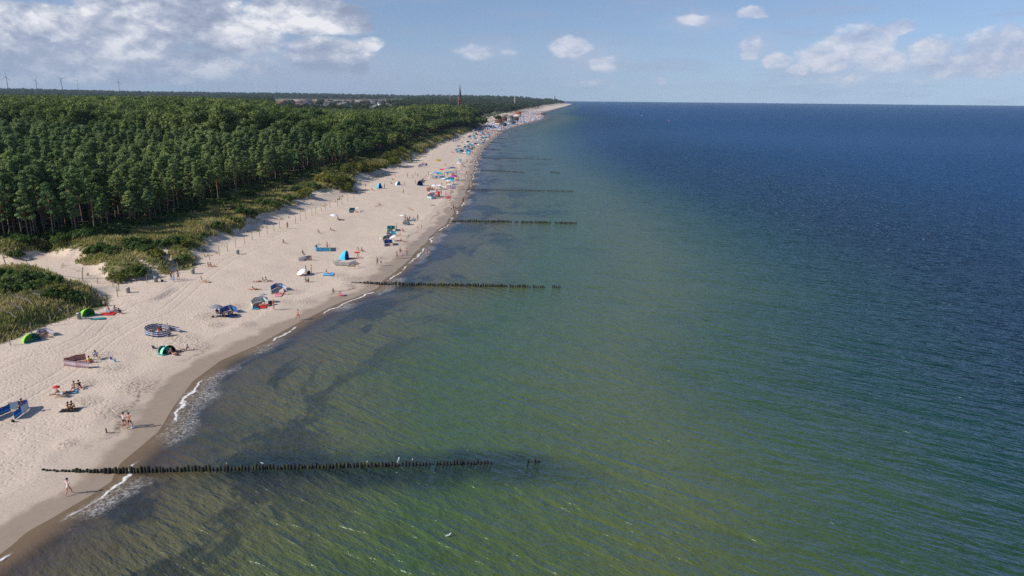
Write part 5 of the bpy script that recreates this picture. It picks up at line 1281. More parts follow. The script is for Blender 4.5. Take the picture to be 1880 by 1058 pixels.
 (718, 338, 'hug', 100, 'lower one of two dark people sitting under the steep dune bank', 'trunks', 'maroon', 'shirt', 'dark', 'hair', 'dark'),
 (684, 350, 'sit', 110, 'dark person sitting left of the small round blue tent under the dune', 'trunks', 'black', 'shirt', 'dark', 'hair', 'dark'),
 (694, 349, 'sit', 110, 'sunburnt person sitting before the small round blue tent under the dune', 'trunks', 'orange', None, 'x', 'hair', 'dark'),
 (702, 346, 'hug', 250, 'person in brown right at the small round blue tent under the dune', 'trunks', 'brown', 'shirt', 'brown', 'hair', 'dark'),
 (706, 346, 'stand', 120, 'person standing right of the small round blue tent under the dune', 'trunks', 'dark', None, 'x', 'hair', 'dark'),
 (763, 339, 'stand', 100, 'person in orange standing left of the small navy tent', 'trunks', 'olive', 'shirt', 'orange', 'hair', 'dark'),
 (771, 334, 'hug', 100, 'person in maroon sitting behind the small navy tent', 'trunks', 'maroon', 'shirt', 'maroon', 'hair', 'dark'),
 (786, 349, 'stand', 100, 'person in orange red standing left of the white tent cluster', 'trunks', 'orange', 'shirt', 'orange', 'hair', 'dark'),
 (801, 343, 'chair', 100, 'person in black sitting above the white tent cluster', 'trousers', 'black', 'shirt', 'black', 'hair', 'black'),
 (802, 358, 'stand', 180, 'person in black standing left of the red tent', 'trousers', 'black', 'shirt', 'black', 'hair', 'black'),
 (810, 358, 'stand', 180, 'person in dark clothes standing right of the red tent', 'trousers', 'dark', 'shirt', 'dark', 'hair', 'dark')]
for (qx, qy, ps, fc_, lb_, lo, lc, tp_, tc2, hr, hc) in LIST:
    person(qx, qy, ps, fc_, lb_, lo, lc, tp_, tc2, hr, hc, sc=.62 if 'small child' in lb_ or 'child' in lb_ else 1.0)
windbreak([(548, 480), (562, 477), (561, 470)], [MWHT], 'plain white windbreak standing alone on open sand', h=.85)
umbrella(557, 505, 'white', 'low white shade tilted beside the standing pair', 1.2, 1.0, tilt=.5); bag(567, 503, 'black', 'big black bag between the standing pair', .8)
towel(603, 504, 80, 'sky', 'sky blue mat under the lone sunburnt sitter', 2.0, 2.4)
windbreak([(583, 455), (578, 459), (581, 462), (606, 462), (606, 455)], [MCYN, MSKY, MSKY, MCYN], 'light blue windbreak box open at the back', h=.95, )
umbrella(585, 458, 'grey', 'small dull umbrella inside the light blue windbreak box', 1.3, .6); towel(594, 459, 90, 'white', 'white cloth inside the light blue windbreak box')
tent(637, 476, 100, 'cyan', 'blue', 'round blue tent open towards the sea', 2.2, 1.9, 1.5)
windbreak([(612, 484), (616, 488), (640, 489), (654, 484)], [MGRY, SGW, MWHT, MWHT], 'long row of grey and white windbreak below the round blue tent', h=.8); umbrella(622, 486, 'grey', 'low grey umbrella over the grey and white windbreak row', 1.1, .8)
towel(655, 464, 80, 'red', 'red and white blanket before the two upright sitters', 1.0, 1.6)
towel(644, 489, 60, 'beige', 'cream towel at the right end of the long grey and white windbreak')
windbreak([(711, 426), (712, 421), (725, 421), (726, 425)], [MTRQ, MTRQ, MTEA], 'turquoise windbreak, topmost in the column of four camps', h=1.0); windbreak([(710, 436), (711, 431), (718, 431), (727, 431)], [MCYN, MWHT], 'cyan and white windbreak, second from top in the column of four camps', h=1.0)
windbreak([(703, 444), (705, 440), (715, 438)], [MGRY], 'dark grey windbreak, third from top in the column of four camps', h=.95); umbrella(725, 443, 'white', 'white umbrella tilted right of the dark grey windbreak', 1.5, .9, tilt=.35)
umbrella(699, 443, 'white', 'small white umbrella left of the dark grey windbreak', .9, .5)
windbreak([(706, 453), (706, 448), (720, 447), (721, 451)], [MBLU], 'deep blue windbreak, lowest in the column of four camps', h=1.0)
tent(745, 413, 200, 'white', 'grey', 'white tent with dark opening in the camp of people in black', 2.0, 1.5); umbrella(739, 405, 'white', 'white umbrella left in the camp of people in black', 1.7, .9); windbreak([(755, 407), (764, 406)], [PALE], 'pale windbreak right in the camp of people in black', h=.8)
umbrella(613, 404, 'white', 'lone white umbrella over the dark sitter', 1.7, 1.15); A = Arr(); A.tube([(0, 0, -.2), (0, 0, 1.9)], [.025, .02], 5, cap=True); tag(link('pole', A.mesh('pole', [M_POLE]), None, ground(750, 386)), 'thin pale pole stuck in the empty sand beside a dark sitter', 'pole')
windbreak([(641, 391), (643, 387), (652, 387)], [MTEA], 'dull green windbreak left of the sitters in maroon', h=.9); umbrella(657, 388, 'white', 'small white parasol above the sitters by the green windbreak', 1.2, .6)
tent(698, 346, 110, 'cyan', 'blue', 'small round blue tent close under the dune bank', 2.2, 2.0); tent(732, 340, 120, 'white', 'cyan', 'small white and blue tent on its own', 2.3, 1.5); tent(771, 341, 190, 'navy', 'blue', 'small navy tent on its own', 2.4, 2.0)
windbreak([(771, 336), (778, 331)], [SRL], 'pink windbreak behind the small navy tent', h=1.0)
windbreak([(784, 364), (790, 359), (800, 358)], [MGRY, PALE], 'grey windbreak left of the red tent', h=.95); windbreak([(784, 364), (792, 366), (805, 363)], [PALE], 'pale grey windbreak forming the bottom of the red tent camp', h=.9)
tent(806, 361, 100, 'red', 'maroon', 'bright red tent in the lowest crowded camp', 2.2, 2.0); umbrella(791, 361, 'pink', 'pink umbrella inside the grey windbreak camp', 1.8, 1.1); umbrella(801, 363, 'pink', 'second pink umbrella nearest the red tent', 1.6, .9); towel(822, 363, 90, 'red', 'long red mat right of the red tent', 1.6, 5.0)
umbrella(817, 362, 'pink', 'pink parasol beside the long red mat', 1.6, .9)
# crowded camps further along, one by one
MID = [('u', 797, 348, 'white'), ('u', 804, 347, 'silver'), ('w', 790, 352, 'teal'), ('w', 796, 354, 'white'), ('w', 788, 350, 'orange'), ('u', 808, 348, 'white'),
       ('w', 821, 341, 'white'), ('w', 828, 344, 'silver'), ('u', 823, 339, 'white'), ('u', 829, 338, 'sky'), ('w', 819, 346, 'white'), ('w', 830, 347, 'lilac'), ('u', 815, 335, 'white'), ('w', 825, 334, 'white'),
       ('u', 830, 330, 'purple'), ('u', 834, 331, 'purple'), ('w', 818, 331, 'cyan'), ('w', 823, 329, 'teal'), ('u', 828, 325, 'orange'), ('w', 834, 325, 'pink'),
       ('u', 798, 323, 'sky'), ('u', 803, 323, 'cyan'), ('u', 793, 325, 'silver'), ('w', 797, 327, 'sky'), ('w', 806, 327, 'sky'), ('w', 788, 327, 'white'), ('u', 810, 317, 'red'), ('u', 814, 316, 'pink'), ('w', 819, 319, 'sky'), ('w', 824, 320, 'cyan'),
       ('u', 822, 315, 'grey'), ('u', 829, 314, 'navy'), ('u', 833, 314, 'blue'), ('w', 828, 318, 'white'), ('w', 833, 318, 'navy'), ('w', 812, 321, 'cyan'),
       ('u', 841, 299, 'turq'), ('u', 845, 299, 'teal'), ('u', 842, 305, 'white'), ('u', 846, 306, 'silver'), ('w', 769, 305, 'lilac'), ('w', 775, 304, 'navy'), ('w', 781, 305, 'silver'), ('w', 766, 307, 'lilac'), ('w', 804, 296, 'yellow')]
_um, _wm = {}, {}
def row_word(py): return 'in the first crowd past the empty sand' if py > 333 else 'in the middle crowd of camps' if py > 310 else 'in the loose groups above the middle crowd'
def copy_any(root, loc, rz, label, group):
    r = dup(root, loc, rz, None, label, group); return r
def camp(kind, loc, colr, label, group, px=0):
    rz = rp.random()*6.28
    if kind == 'u':
        if colr not in _um: _um[colr] = umbrella(0, 0, colr, label, 1.9, 1.15, group, loc=loc, simple=True)
        else: copy_any(_um[colr], loc, rz, label, group)
    else:
        if colr not in _wm:
            b_ = Vector((0, 0, 0)); pts = [b_+Vector((-1.2, .4, 0)), b_+Vector((-1.0, 0, 0)), b_+Vector((1.2, 0, 0)), b_+Vector((1.4, .8, 0))]
            o = windbreak([p+loc for p in pts], [cloth(colr)], label, 1.0, group, True, simple=True); _wm[colr] = o
        else: copy_any(_wm[colr], loc, rp.choice((0, .3, -.4, 3.0, .1)), label, group)
nm = dict(sky='light blue', silver='silver grey', turq='turquoise', teal='dark teal', cyan='cyan')
for kd, qx, qy, cl in MID:
    w_ = 'umbrella' if kd == 'u' else 'windbreak'
    camp(kd, ground(qx, qy), cl, '%s %s %s' % (nm.get(cl, cl), w_, row_word(qy)), '%s %ss %s' % (nm.get(cl, cl), w_, row_word(qy)))

# ------------------------------------------------------------------ people of the crowded camps: copies of simple figures
FIG = {}
def figure(pose, c1, sk):
    k_ = (pose, c1, sk)
    if k_ not in FIG:
        g_ = {'stand': 'trunks', 'sit': 'trunks', 'hug': 'shirt', 'walk': 'shirt', 'lie': 'trunks'}[pose]
        FIG[k_] = (g_,)
    return FIG[k_]
def far_person(loc, pose, c1, sk, face, label, group):
    o = empty('person', (loc.x, loc.y, loc.z+.02), -math.radians(face)); tag(o, label, 'person', group)
    part_obj('body', part_mesh(pose, 'body'), SKINS[sk], o)
    g_ = figure(pose, c1, sk)[0]; part_obj({'trunks': 'swim_trunks'}.get(g_, g_), part_mesh(pose, g_), cloth(c1), o)
    part_obj('hair', part_mesh(pose, 'hair'), cloth('dark'), o)
CL_ = ['navy', 'black', 'red', 'white', 'blue', 'maroon', 'pink', 'dark', 'orange', 'sky', 'teal', 'yellow']
crowd = random.Random(77)
def beach_spot(y, t):
    """t = 0 at the water, 1 at the dune foot"""
    a, b = float(xs(y)), float(xd(y)); x = a+(b-a)*t
    return Vector((x, y, gz(x, y)))
ZW = 'beachgoer in the %s'
npp = 0
def zone(n, y0, y1, t0, t1, nm_):
    global npp
    for _ in range(n):
        y = y0*(y1/y0)**crowd.random(); p = beach_spot(y, t0+(t1-t0)*crowd.random()); ps = crowd.choice(('stand', 'sit', 'hug', 'walk', 'lie', 'sit', 'stand'))
        cl = crowd.choice(CL_); wd_ = {'stand': 'standing', 'sit': 'sitting', 'hug': 'crouching', 'walk': 'walking', 'lie': 'lying'}[ps]
        far_person(p, ps, cl, crowd.randrange(3), crowd.random()*360, '%s figure in %s %s' % (wd_, cl, nm_), '%s figures in %s %s' % (wd_, cl, nm_)); npp += 1
for (qx, qy) in [(786, 350), (790, 349), (793, 348), (788, 353), (802, 352), (799, 349), (820, 341), (824, 336), (831, 341), (827, 347), (822, 345), (812, 327), (808, 329), (800, 329), (795, 328), (792, 321), (787, 322), (782, 325), (780, 328), (816, 325), (822, 324), (829, 321), (836, 320), (838, 328), (842, 331),
                 (836, 312), (839, 313), (832, 308), (827, 309), (847, 309), (846, 301), (864, 299), (819, 306), (816, 306), (803, 295), (806, 297), (776, 301), (782, 302), (770, 306), (829, 280), (833, 281), (863, 341), (866, 344), (870, 336)]:
    ps = crowd.choice(('stand', 'sit', 'hug', 'sit')); cl = crowd.choice(CL_); wd_ = {'stand': 'standing', 'sit': 'sitting', 'hug': 'crouching'}[ps]
    far_person(ground(qx, qy), ps, cl, crowd.randrange(3), crowd.random()*360, '%s figure in %s %s' % (wd_, cl, row_word(qy)), '%s figures in %s %s' % (wd_, cl, row_word(qy))); npp += 1
zone(14, 230, 440, .0, .30, 'strolling along the middle of the beach near the water')
zone(38, 445, 560, .12, .55, 'in the camps where the groynes grow short')
zone(30, 545, 690, .1, .85, 'on the busy beach below the dark wood')
zone(38, 690, 900, .05, .9, 'on the crowded beach beside the seaside houses')
zone(10, 380, 700, -.02, .04, 'at the far water line')
# windbreaks and umbrellas on the far beach, individually up to a few hundred metres, then as one mass
def camps(n, y0, y1, t0, t1, nm_, cols):
    for _ in range(n):
        y = y0*(y1/y0)**crowd.random(); p = beach_spot(y, t0+(t1-t0)*crowd.random()); kd = crowd.choice('uwww'); cl = crowd.choice(cols); w_ = 'umbrella' if kd == 'u' else 'windbreak'
        camp(kd, p, cl, '%s %s %s' % (nm.get(cl, cl), w_, nm_), '%s %ss %s' % (nm.get(cl, cl), w_, nm_))
camps(34, 452, 500, .22, .50, 'in the camps where the groynes grow short', ['sky', 'sky', 'cyan', 'white', 'silver', 'navy'])
camps(44, 500, 620, .15, .60, 'on the busy beach below the dark wood', ['white', 'silver', 'white', 'sky', 'navy', 'teal'])
camps(8, 560, 600, .80, .95, 'at the dune foot of the busy beach', ['silver', 'navy', 'lilac'])
camps(70, 620, 860, .10, .80, 'on the crowded beach beside the seaside houses', ['white', 'sky', 'silver', 'navy', 'cyan', 'blue', 'red', 'white'])
# everything further: too many to count
cm_ = [cloth(c_) for c_ in ('white', 'sky', 'navy', 'red', 'silver', 'cyan', 'orange', 'maroon', 'pink', 'blue')]
CA = Arr()
for _ in range(2300):
    y = 780*(2100/780)**crowd.random()**1.05; t = crowd.random()
    if y > 1500 and crowd.random() < .5: continue
    p = beach_spot(y, .02+.93*t); mi = crowd.choice([0, 0, 0, 1, 1, 2, 3, 4, 4, 5, 6, 7, 8, 9]); a = crowd.random()*6.28
    if crowd.random() < .35:
        n = 8; r = 1.2; V = [(p.x, p.y, p.z+2.1)]+[(p.x+math.cos(2*math.pi*j/n)*r, p.y+math.sin(2*math.pi*j/n)*r, p.z+1.7) for j in range(n)]
        CA.add(V, [(0, 1+j, 1+(j+1) % n) for j in range(n)], mi); CA.tube([(p.x, p.y, p.z), (p.x, p.y, p.z+2)], [.03, .03], 4, 4)
    else:
        for q in range(3):
            CA.box((p.x+math.cos(a+q)*1.0, p.y+math.sin(a+q)*.6, p.z+.5), (.95, .06, .85), mi, rz=a*.3+q*1.1-1.1)
link_ = tag(link('distant_beach_camps', CA.mesh('distant_beach_camps', cm_)), 'countless coloured windbreaks and umbrellas crowding the distant town beach', kind='stuff')
def arrays(me):
    V = np.empty(len(me.vertices)*3, np.float32); me.vertices.foreach_get('co', V)
    me.calc_loop_triangles(); T = np.empty(len(me.loop_triangles)*3, np.int32); me.loop_triangles.foreach_get('vertices', T)
    return V.reshape(-1, 3), T.reshape(-1, 3)
SRC = {}
CP = Arr(); low = [skin_mesh('f', [(0, 0, .9, .16), (0, 0, 1.35, .17), (0, 0, 1.62, .10), (.1, 0, .45, .08), (.1, .05, .05, .06), (-.1, 0, .45, .08), (-.1, -.05, .05, .06), (.25, .05, 1.1, .05), (-.25, .05, 1.1, .05)], [(0, 1), (1, 2), (0, 3), (3, 4), (0, 5), (5, 6), (1, 7), (1, 8)], 0, 0),
        skin_mesh('f', [(0, 0, .15, .16), (0, -.1, .5, .17), (0, -.1, .8, .10), (.12, .35, .35, .08), (.12, .6, .08, .06), (-.12, .35, .35, .08), (-.12, .6, .08, .06)], [(0, 1), (1, 2), (0, 3), (3, 4), (0, 5), (5, 6)], 0, 0)]
lowa = [arrays(m_) for m_ in low]
for m_ in low: bpy.data.meshes.remove(m_)
for _ in range(900):
    y = 700*(2000/700)**crowd.random(); p = beach_spot(y, -.03+1.0*crowd.random()); V, T = lowa[crowd.randrange(2)]; a = crowd.random()*6.28; ca, sa = math.cos(a), math.sin(a)
    V2 = V @ np.array([[ca, sa, 0], [-sa, ca, 0], [0, 0, 1]])+np.array((p.x, p.y, max(p.z, -.4))); CP.add(V2, T, crowd.randrange(5))
tag(link('distant_beach_crowd', CP.mesh('distant_beach_crowd', SKINS+[cloth('navy'), cloth('white')])), 'countless tiny beachgoers on the distant town beach', kind='stuff')

# ------------------------------------------------------------------ groynes
M_PILE = paint('tarred_oak', (.020, .018, .015), .75, .45, 3)
M_WEED = paint('weedy_oak', (.030, .034, .014), .7, .4, 3)
PM = []
for q_ in range(5):
    A = Arr(); r_ = .135+.012*q_; A.tube([(0, 0, -.9), (.01*q_, 0, -.1), (.02, .01*q_, .42), (.02, .01*q_, .46)], [r_*1.05, r_, r_*.96, r_*.70], 8, cap=True); PM.append(A.mesh('pile', [M_WEED if q_ in (1, 3) else M_PILE]))
grp = 'wooden pile groynes running into the sea'
def groyne(pts, label, gaps=(), spacing=.335, parts=True, top=0.55, seed=1):
    W_ = [Vector((*on_plane(*p), 0)) for p in pts]; rg = random.Random(seed)
    root = empty('groyne', W_[0]); tag(root, label, 'groyne', grp); L = (W_[-1]-W_[0]).length; n = int(L/spacing); items = []
    d = W_[-1]-W_[0]
    for i in range(n+1):
        f = i/n
        if any(a < f < b for a, b in gaps): continue
        if f > .55 and rg.random() < .05: continue
        p = W_[0]+d*f; p.x += rg.uniform(-.04, .04); p.y += rg.uniform(-.07, .07)
        gzz = gz(p.x, p.y); z = max(gzz+.10+.75*min(1, f/.14), 0)+0 if gzz > -.2 else 0
        ht = top*(.30+.9*min(1, f/.2)) if f < .2 else top*(1.0-.25*f)
        zt = max(gzz, 0)+ht*(.66+.55*rg.random()) if gzz < .25 else gzz+.10+ht*.22*rg.random()+.45*f
        items.append((i, p, zt, rg.randrange(5), rg.random()*6))
    step = items if not parts else items
    mass = Arr(); k_ = 0
    thin_ = sorted(items, key=lambda q: q[1].y*0+abs(q[1].x-W_[0].x))
    for j, (i, p, zt, v_, rz) in enumerate(items):
        if parts and j < 100:
            o = link('pile', PM[v_], root, (p.x-W_[0].x, p.y-W_[0].y, zt-.46), rz); o.rotation_euler = (rg.uniform(-.07, .07), rg.uniform(-.07, .07), rz)
        else:
            r_ = .12; mass.tube([(p.x-W_[0].x, p.y-W_[0].y, zt-1.3), (p.x-W_[0].x, p.y-W_[0].y, zt-.05), (p.x-W_[0].x+.01, p.y-W_[0].y, zt)], [r_, r_*.95, r_*.7], 7, cap=True); k_ += 1
    if k_: tag(link('piles', mass.mesh('piles', [M_PILE]), root), kind='stuff')
    return W_, items
W0, I0 = groyne([(80, 872), (988, 850)], 'nearest wooden groyne, gulls perched on its weedy piles', gaps=((.903, .975),))
groyne([(645, 522), (1028, 529)], 'second groyne from the camera, ending far short of the blue water', gaps=((.93, .96),), seed=2, spacing=.34, top=.62)
groyne([(828, 407), (1058, 411)], 'third groyne from the camera, broken by small gaps near its seaward end', gaps=((.495, .51), (.54, .555), (.80, .83)), seed=3, spacing=.36, top=.7)
for n_, (p, lb) in enumerate((([(848, 349), (1052, 352)], 'fourth groyne from the camera, longest of the thin distant lines'), ([(868, 313), (962, 317)], 'fifth groyne from the camera, with a detached stub beyond its end'), ([(876, 290), (1012, 293.5)], 'sixth groyne from the camera, a thin unbroken dark line'),
      ([(884, 274), (918, 276)], 'seventh groyne from the camera, only a short dark line'), ([(900, 262), (926, 264)], 'eighth groyne from the camera, a very short line'), ([(913, 255), (932, 256)], 'farthest groyne, a faint dash off the crowded beach'))):
    gp_ = ((.0, .0),)
    groyne(p, lb, seed=5+n_, spacing=.42, parts=False, top=.6)
groyne([(1009, 317), (1027, 318)], 'detached stub of piles beyond the end of the fifth groyne', seed=15, spacing=.42, parts=False, top=.6)
# jetty of boulders below the town
A = Arr(); rj = random.Random(4); a_, b_ = Vector((*on_plane(962, 211), 0)), Vector((*on_plane(1000, 210.5), 0))
for i in range(160):
    p = a_.lerp(b_, rj.random())+Vector((0, rj.uniform(-9, 9), 0)); s_ = rj.uniform(1.2, 3.2); A.box((p.x, p.y, .6), (s_, s_*.8, s_*rj.uniform(.5, 1)), 0, rj.random()*3)
tag(link('stone_jetty', A.mesh('stone_jetty', [paint('dark_boulders', (.07, .065, .06), .9, .3)])), 'dark boulder jetty reaching into the sea below the town beach', 'jetty')

# ------------------------------------------------------------------ gulls
M_GW = paint('gull_white', (.80, .80, .78), .7, .04); M_GG = paint('gull_grey', (.42, .44, .47), .7, .06)
def gull(loc, rz, label, stand=True, sc=1.0):
    h = .16 if stand else 0
    v = [(0, 0, .14+h, .075, .07), (0, .11, .17+h, .066), (0, .19, .25+h, .036), (0, .22, .31+h, .042), (0, .28, .305+h, .014), (0, .31, .30+h, .008), (0, -.13, .13+h, .05, .035), (0, -.27, .12+h, .028, .010)]
    e = [(0, 1), (1, 2), (2, 3), (3, 4), (4, 5), (0, 6), (6, 7)]
    if ('gull', stand) not in _bm:
        b_ = skin_mesh('body', v, e, 0, 1); b_.materials.append(M_GW)
        wv_ = [(0, .08, .21+h, .052, .035), (0, -.08, .195+h, .055, .032), (0, -.24, .16+h, .024, .012)]; ws = skin_mesh('wings', wv_, [(0, 1), (1, 2)], 0, 1); ws.materials.append(M_GG)
        A = Arr(); [A.tube([(s*.035, .01, .10+h), (s*.035, .02, .0), (s*.035, .06, -.005)], [.008, .007, .006], 4) for s in (-1, 1)]
        _bm[('gull', stand)] = (b_, ws, A.mesh('legs', [cloth('orange')]))
    b_, ws, lg = _bm[('gull', stand)]
    o = empty('gull', loc, rz); o.scale = (sc,)*3; tag(o, label, 'gull'); link('body', b_, o); link('wings', ws, o)
    if stand: link('legs', lg, o)
def pile_at(px):
    x = on_plane(px, 858)[0]; return min(I0, key=lambda q: abs(q[1].x-x))
for px, lb, sc in ((420, 'white gull perched nearest the beach on the nearest groyne', .75), (487, 'white gull perched second from the beach on the nearest groyne', .65), (677, 'white gull perched left of the largest one on the nearest groyne', .75), (731, 'largest white gull, perched upright on the nearest groyne', 1.15), (757, 'white gull perched right of the largest one on the nearest groyne', .75)):
    it = pile_at(px); gull((it[1].x, it[1].y, it[2]-.005), px*1.1, lb, True, sc)
q = on_plane(823, 986); gull((q[0], q[1], .02), -1.2, 'pale gull floating on the green water below the nearest groyne', False, .95)

# ------------------------------------------------------------------ swimmers and buoys
q = on_plane(902, 364)
person(0, 0, 'wade', 90, 'swimmer standing chest deep between the third and fourth groynes', 'trunks', 'navy', hairc='dark', loc=Vector((q[0], q[1], -.75)))
q = on_plane(910, 535)
def buoy(px, py, col, label, s=1.0):
    q = on_plane(px, py); root = empty('buoy', (q[0], q[1], 0)); root.scale = (s,)*3; tag(root, label, 'buoy', 'marker buoys offshore'); n = 12; V = []; Q = []
    for i, (r, z) in enumerate(((.05, -.5), (.8, -.3), (1.0, .1), (.8, .5), (.3, .8), (.12, 1.6), (.02, 1.65))):
        for j in range(n): a = 2*math.pi*j/n; V.append((math.cos(a)*r, math.sin(a)*r, z))
        if i:
            for j in range(n): Q.append(((i-1)*n+j, (i-1)*n+(j+1) % n, i*n+(j+1) % n, i*n+j))
    link('float', mesh_np('float', np.array(V), np.array(Q), [cloth(col)], True), root); A = Arr(); A.box((0, 0, 1.9), (.5, .5, .5)); link('top_mark', A.mesh('top_mark', [cloth(col)]), root)
buoy(1228, 222, 'orange', 'orange buoy, brightest of the marks offshore', .8); buoy(1163, 210, 'red', 'small reddish buoy left of the orange one', .9); buoy(1178, 213, 'white', 'small pale buoy between the reddish and the orange one', .8)

# ------------------------------------------------------------------ posts along the dune foot and the rail fence
for px, py, h in ((19, 634, 1.5), (58, 612, 1.7), (94, 598, 1.9), (128, 585, 1.9), (159, 565, 1.7), (216, 545, 2.0), (208, 528, 1.5), (218, 532, 1.9), (270, 520, 1.6), (295, 514, 1.9), (256, 516, 1.0), (261, 510, 1.6), (327, 501, 2.1), (368, 488, 2.0), (385, 478, 2.0), (403, 469, 2.0), (418, 462, 2.0), (433, 455, 2.0), (449, 447, 2.1), (463, 441, 2.1), (477, 435, 2.1), (491, 430, 2.2), (503, 425, 2.2), (514, 420, 2.2), (543, 411, 2.2), (552, 406, 2.3), (562, 402, 2.2), (573, 397, 2.3), (580, 394, 2.3), (590, 388, 2.3), (598, 386, 2.2), (606, 382, 2.3), (620, 379, 2.3), (628, 376, 2.3), (638, 370, 2.3), (650, 365, 2.3), (660, 360, 2.3), (671, 356, 2.3), (712, 329, 2.4), (702, 322, 2.4), (748, 308, 2.4), (795, 290, 2.6)):
    near_ = {(19, 634): 'leftmost post at the dune foot, left of the lower lime tent', (58, 612): 'post right behind the lower lime tent', (94, 598): 'post standing free between the two lime tents', (128, 585): 'post just left of the upper green tent', (159, 565): 'post right behind the upper green tent',
             (216, 545): 'tall post at the corner of the dune path mouth'}.get((px, py))
    post(px, py, h, near_ or 'thin weathered post in the long row between dune and beach', None if near_ else 'posts in the long row between dune and beach', .05*math.sin(px))
A = Arr(); a_, b_ = ground(112, 516), ground(214, 521); root = empty('rail_fence', a_); tag(root, 'low wooden rail fence between sand hollow and dune shrubs', 'fence')
for f in (0, .33, .66, 1):
    p = a_.lerp(b_, f); z = gz(p.x, p.y)-a_.z; A = Arr(); A.tube([(0, 0, -.3), (0, 0, 1.1)], [.06, .05], 6, cap=True); link('post', A.mesh('post', [M_POST]), root, (p.x-a_.x, p.y-a_.y, z))
d_ = b_-a_; A = Arr(); A.tube([(0, 0, 1.0)]+[(d_.x*f, d_.y*f, gz(a_.x+d_.x*f, a_.y+d_.y*f)-a_.z+1.0) for f in (.33, .66, 1)], [.045]*4, 6, cap=True); link('rail', A.mesh('rail', [M_POST]), root)
post(152, 516, 2.6, 'tall leaning post at the middle of the rail fence', None, -.5, .08)
post(14, 500, 3.2, 'dark leaning dead trunk at the left end of the sand hollow', None, -1.3, .10); post(58, 500, 2.4, 'thin leaning dead trunk inside the sand hollow', None, -.9, .06)
# bleached fallen branches on the left dune
for n_, (px, py, L, az, lb) in enumerate(((60, 565, 6, 2.6, 'bleached fallen tree lying highest on the left dune'), (45, 580, 5, 2.5, 'bleached fallen tree in the middle of the left dune'), (30, 590, 5.5, 2.7, 'bleached fallen tree lying lowest on the left dune'), (115, 577, 4, 2.8, 'single pale bare branch lying between the two green tents'), (75, 555, 4, 2.4, 'short bleached fallen tree near the dune top'))):
    g_ = ground(px, py); rd = np.random.default_rng(n_+3); A = Arr(); d = np.array([math.cos(az), math.sin(az), .06])
    A.tube([(0, 0, .55), tuple(d*L*.35+[.15, .35, .85]), tuple(d*L*.7+[-.2, -.3, .8]), tuple(d*L+[0, 0, .7])], [.06, .05, .035, .015], 6)
    for q_ in range(26):
        t = .2+.75*rd.random(); o_ = d*L*t+[0, .1*math.sin(t*6), .75]; dd = np.array([math.cos(az+rd.normal()*.7), math.sin(az+rd.normal()*.7), .15+.25*rd.random()]); l_ = (1-t*.5)*(1+1.5*rd.random())
        A.tube([tuple(o_), tuple(o_+dd*l_*.6), tuple(o_+dd*l_+[0, 0, .15])], [.026, .016, .008], 4)
    tag(link('fallen_tree', A.mesh('fallen_tree', [M_DEAD]), None, g_), lb, 'fallen tree')

# ------------------------------------------------------------------ buildings
def wallm(n_, c_): return paint('render_'+n_, c_, .85, .08, 1.5)
M_ROOF = {'red': paint('roof_red', (.30, .075, .045), .8, .2, 2), 'dark': paint('roof_dark', (.05, .05, .06), .7, .2, 2), 'grey': paint('roof_grey', (.16, .16, .17), .7, .2, 2), 'brown': paint('roof_brown', (.13, .06, .045), .8, .2, 2)}
WAL = {'white': wallm('white', (.78, .77, .74)), 'cream': wallm('cream', (.62, .54, .42)), 'brick': paint('brick', (.125, .060, .048), .9, .2, 4), 'grey': wallm('grey', (.42, .43, .44)), 'dark': wallm('dark', (.10, .10, .11))}
M_WIN = paint('window_glass', (.03, .04, .05), .12, .1, spec=.6)
def house(x, y, z, w_, d, h, rh, wall, roof, rz, label, group=None, name='house', wins=True, scale=1):
    root = empty(name, (x, y, z), rz); tag(root, label, 'house', group)
    A = Arr(); A.box((0, 0, h/2-1), (w_, d, h+2)); A.add([(-w_/2, -d/2, h), (-w_/2, d/2, h), (-w_/2, 0, h+rh), (w_/2, -d/2, h), (w_/2, d/2, h), (w_/2, 0, h+rh)], [(0, 2, 1), (3, 4, 5)])
    link('wall', A.mesh('wall', [WAL[wall]]), root)
    o = .45; A = Arr(); V = [(-w_/2-o, -d/2-o, h-.25), (w_/2+o, -d/2-o, h-.25), (w_/2+o, 0, h+rh+.1), (-w_/2-o, 0, h+rh+.1), (w_/2+o, d/2+o, h-.25), (-w_/2-o, d/2+o, h-.25)]
    V += [(a, b, c-.18) for a, b, c in V]
    A.add(V, [(0, 1, 2, 3), (3, 2, 4, 5), (6, 9, 8, 7), (9, 11, 10, 8), (0, 6, 7, 1), (5, 4, 10, 11), (1, 7, 8, 2), (2, 8, 10, 4), (0, 3, 9, 6), (3, 5, 11, 9)]); rf = link('roof', A.mesh('roof', [M_ROOF[roof]]), root)
    A = Arr(); A.box((w_*.22, d*.12, h+rh+.1), (.7, .7, 1.6)); link('chimney', A.mesh('chimney', [WAL['brick']]), rf)
    if wins:
        A = Arr(); A.box((0, -.012, 0), (1.1, .05, 1.3)); wm = A.mesh('window', [M_WIN]); nf = max(1, int(h/2.8)); nw = max(2, int(w_/3))
        for f in range(nf):
            for i in range(nw): link('window', wm, root, (-w_/2+w_*(i+.5)/nw, -d/2-.03, 1.6+f*2.8))
        for f in range(nf):
            for s in (-1, 1): link('window', wm, root, (s*(w_/2+.03), -d*.2, 1.6+f*2.8), math.pi/2)
    return root
H_ = {}
rh_ = random.Random(9)
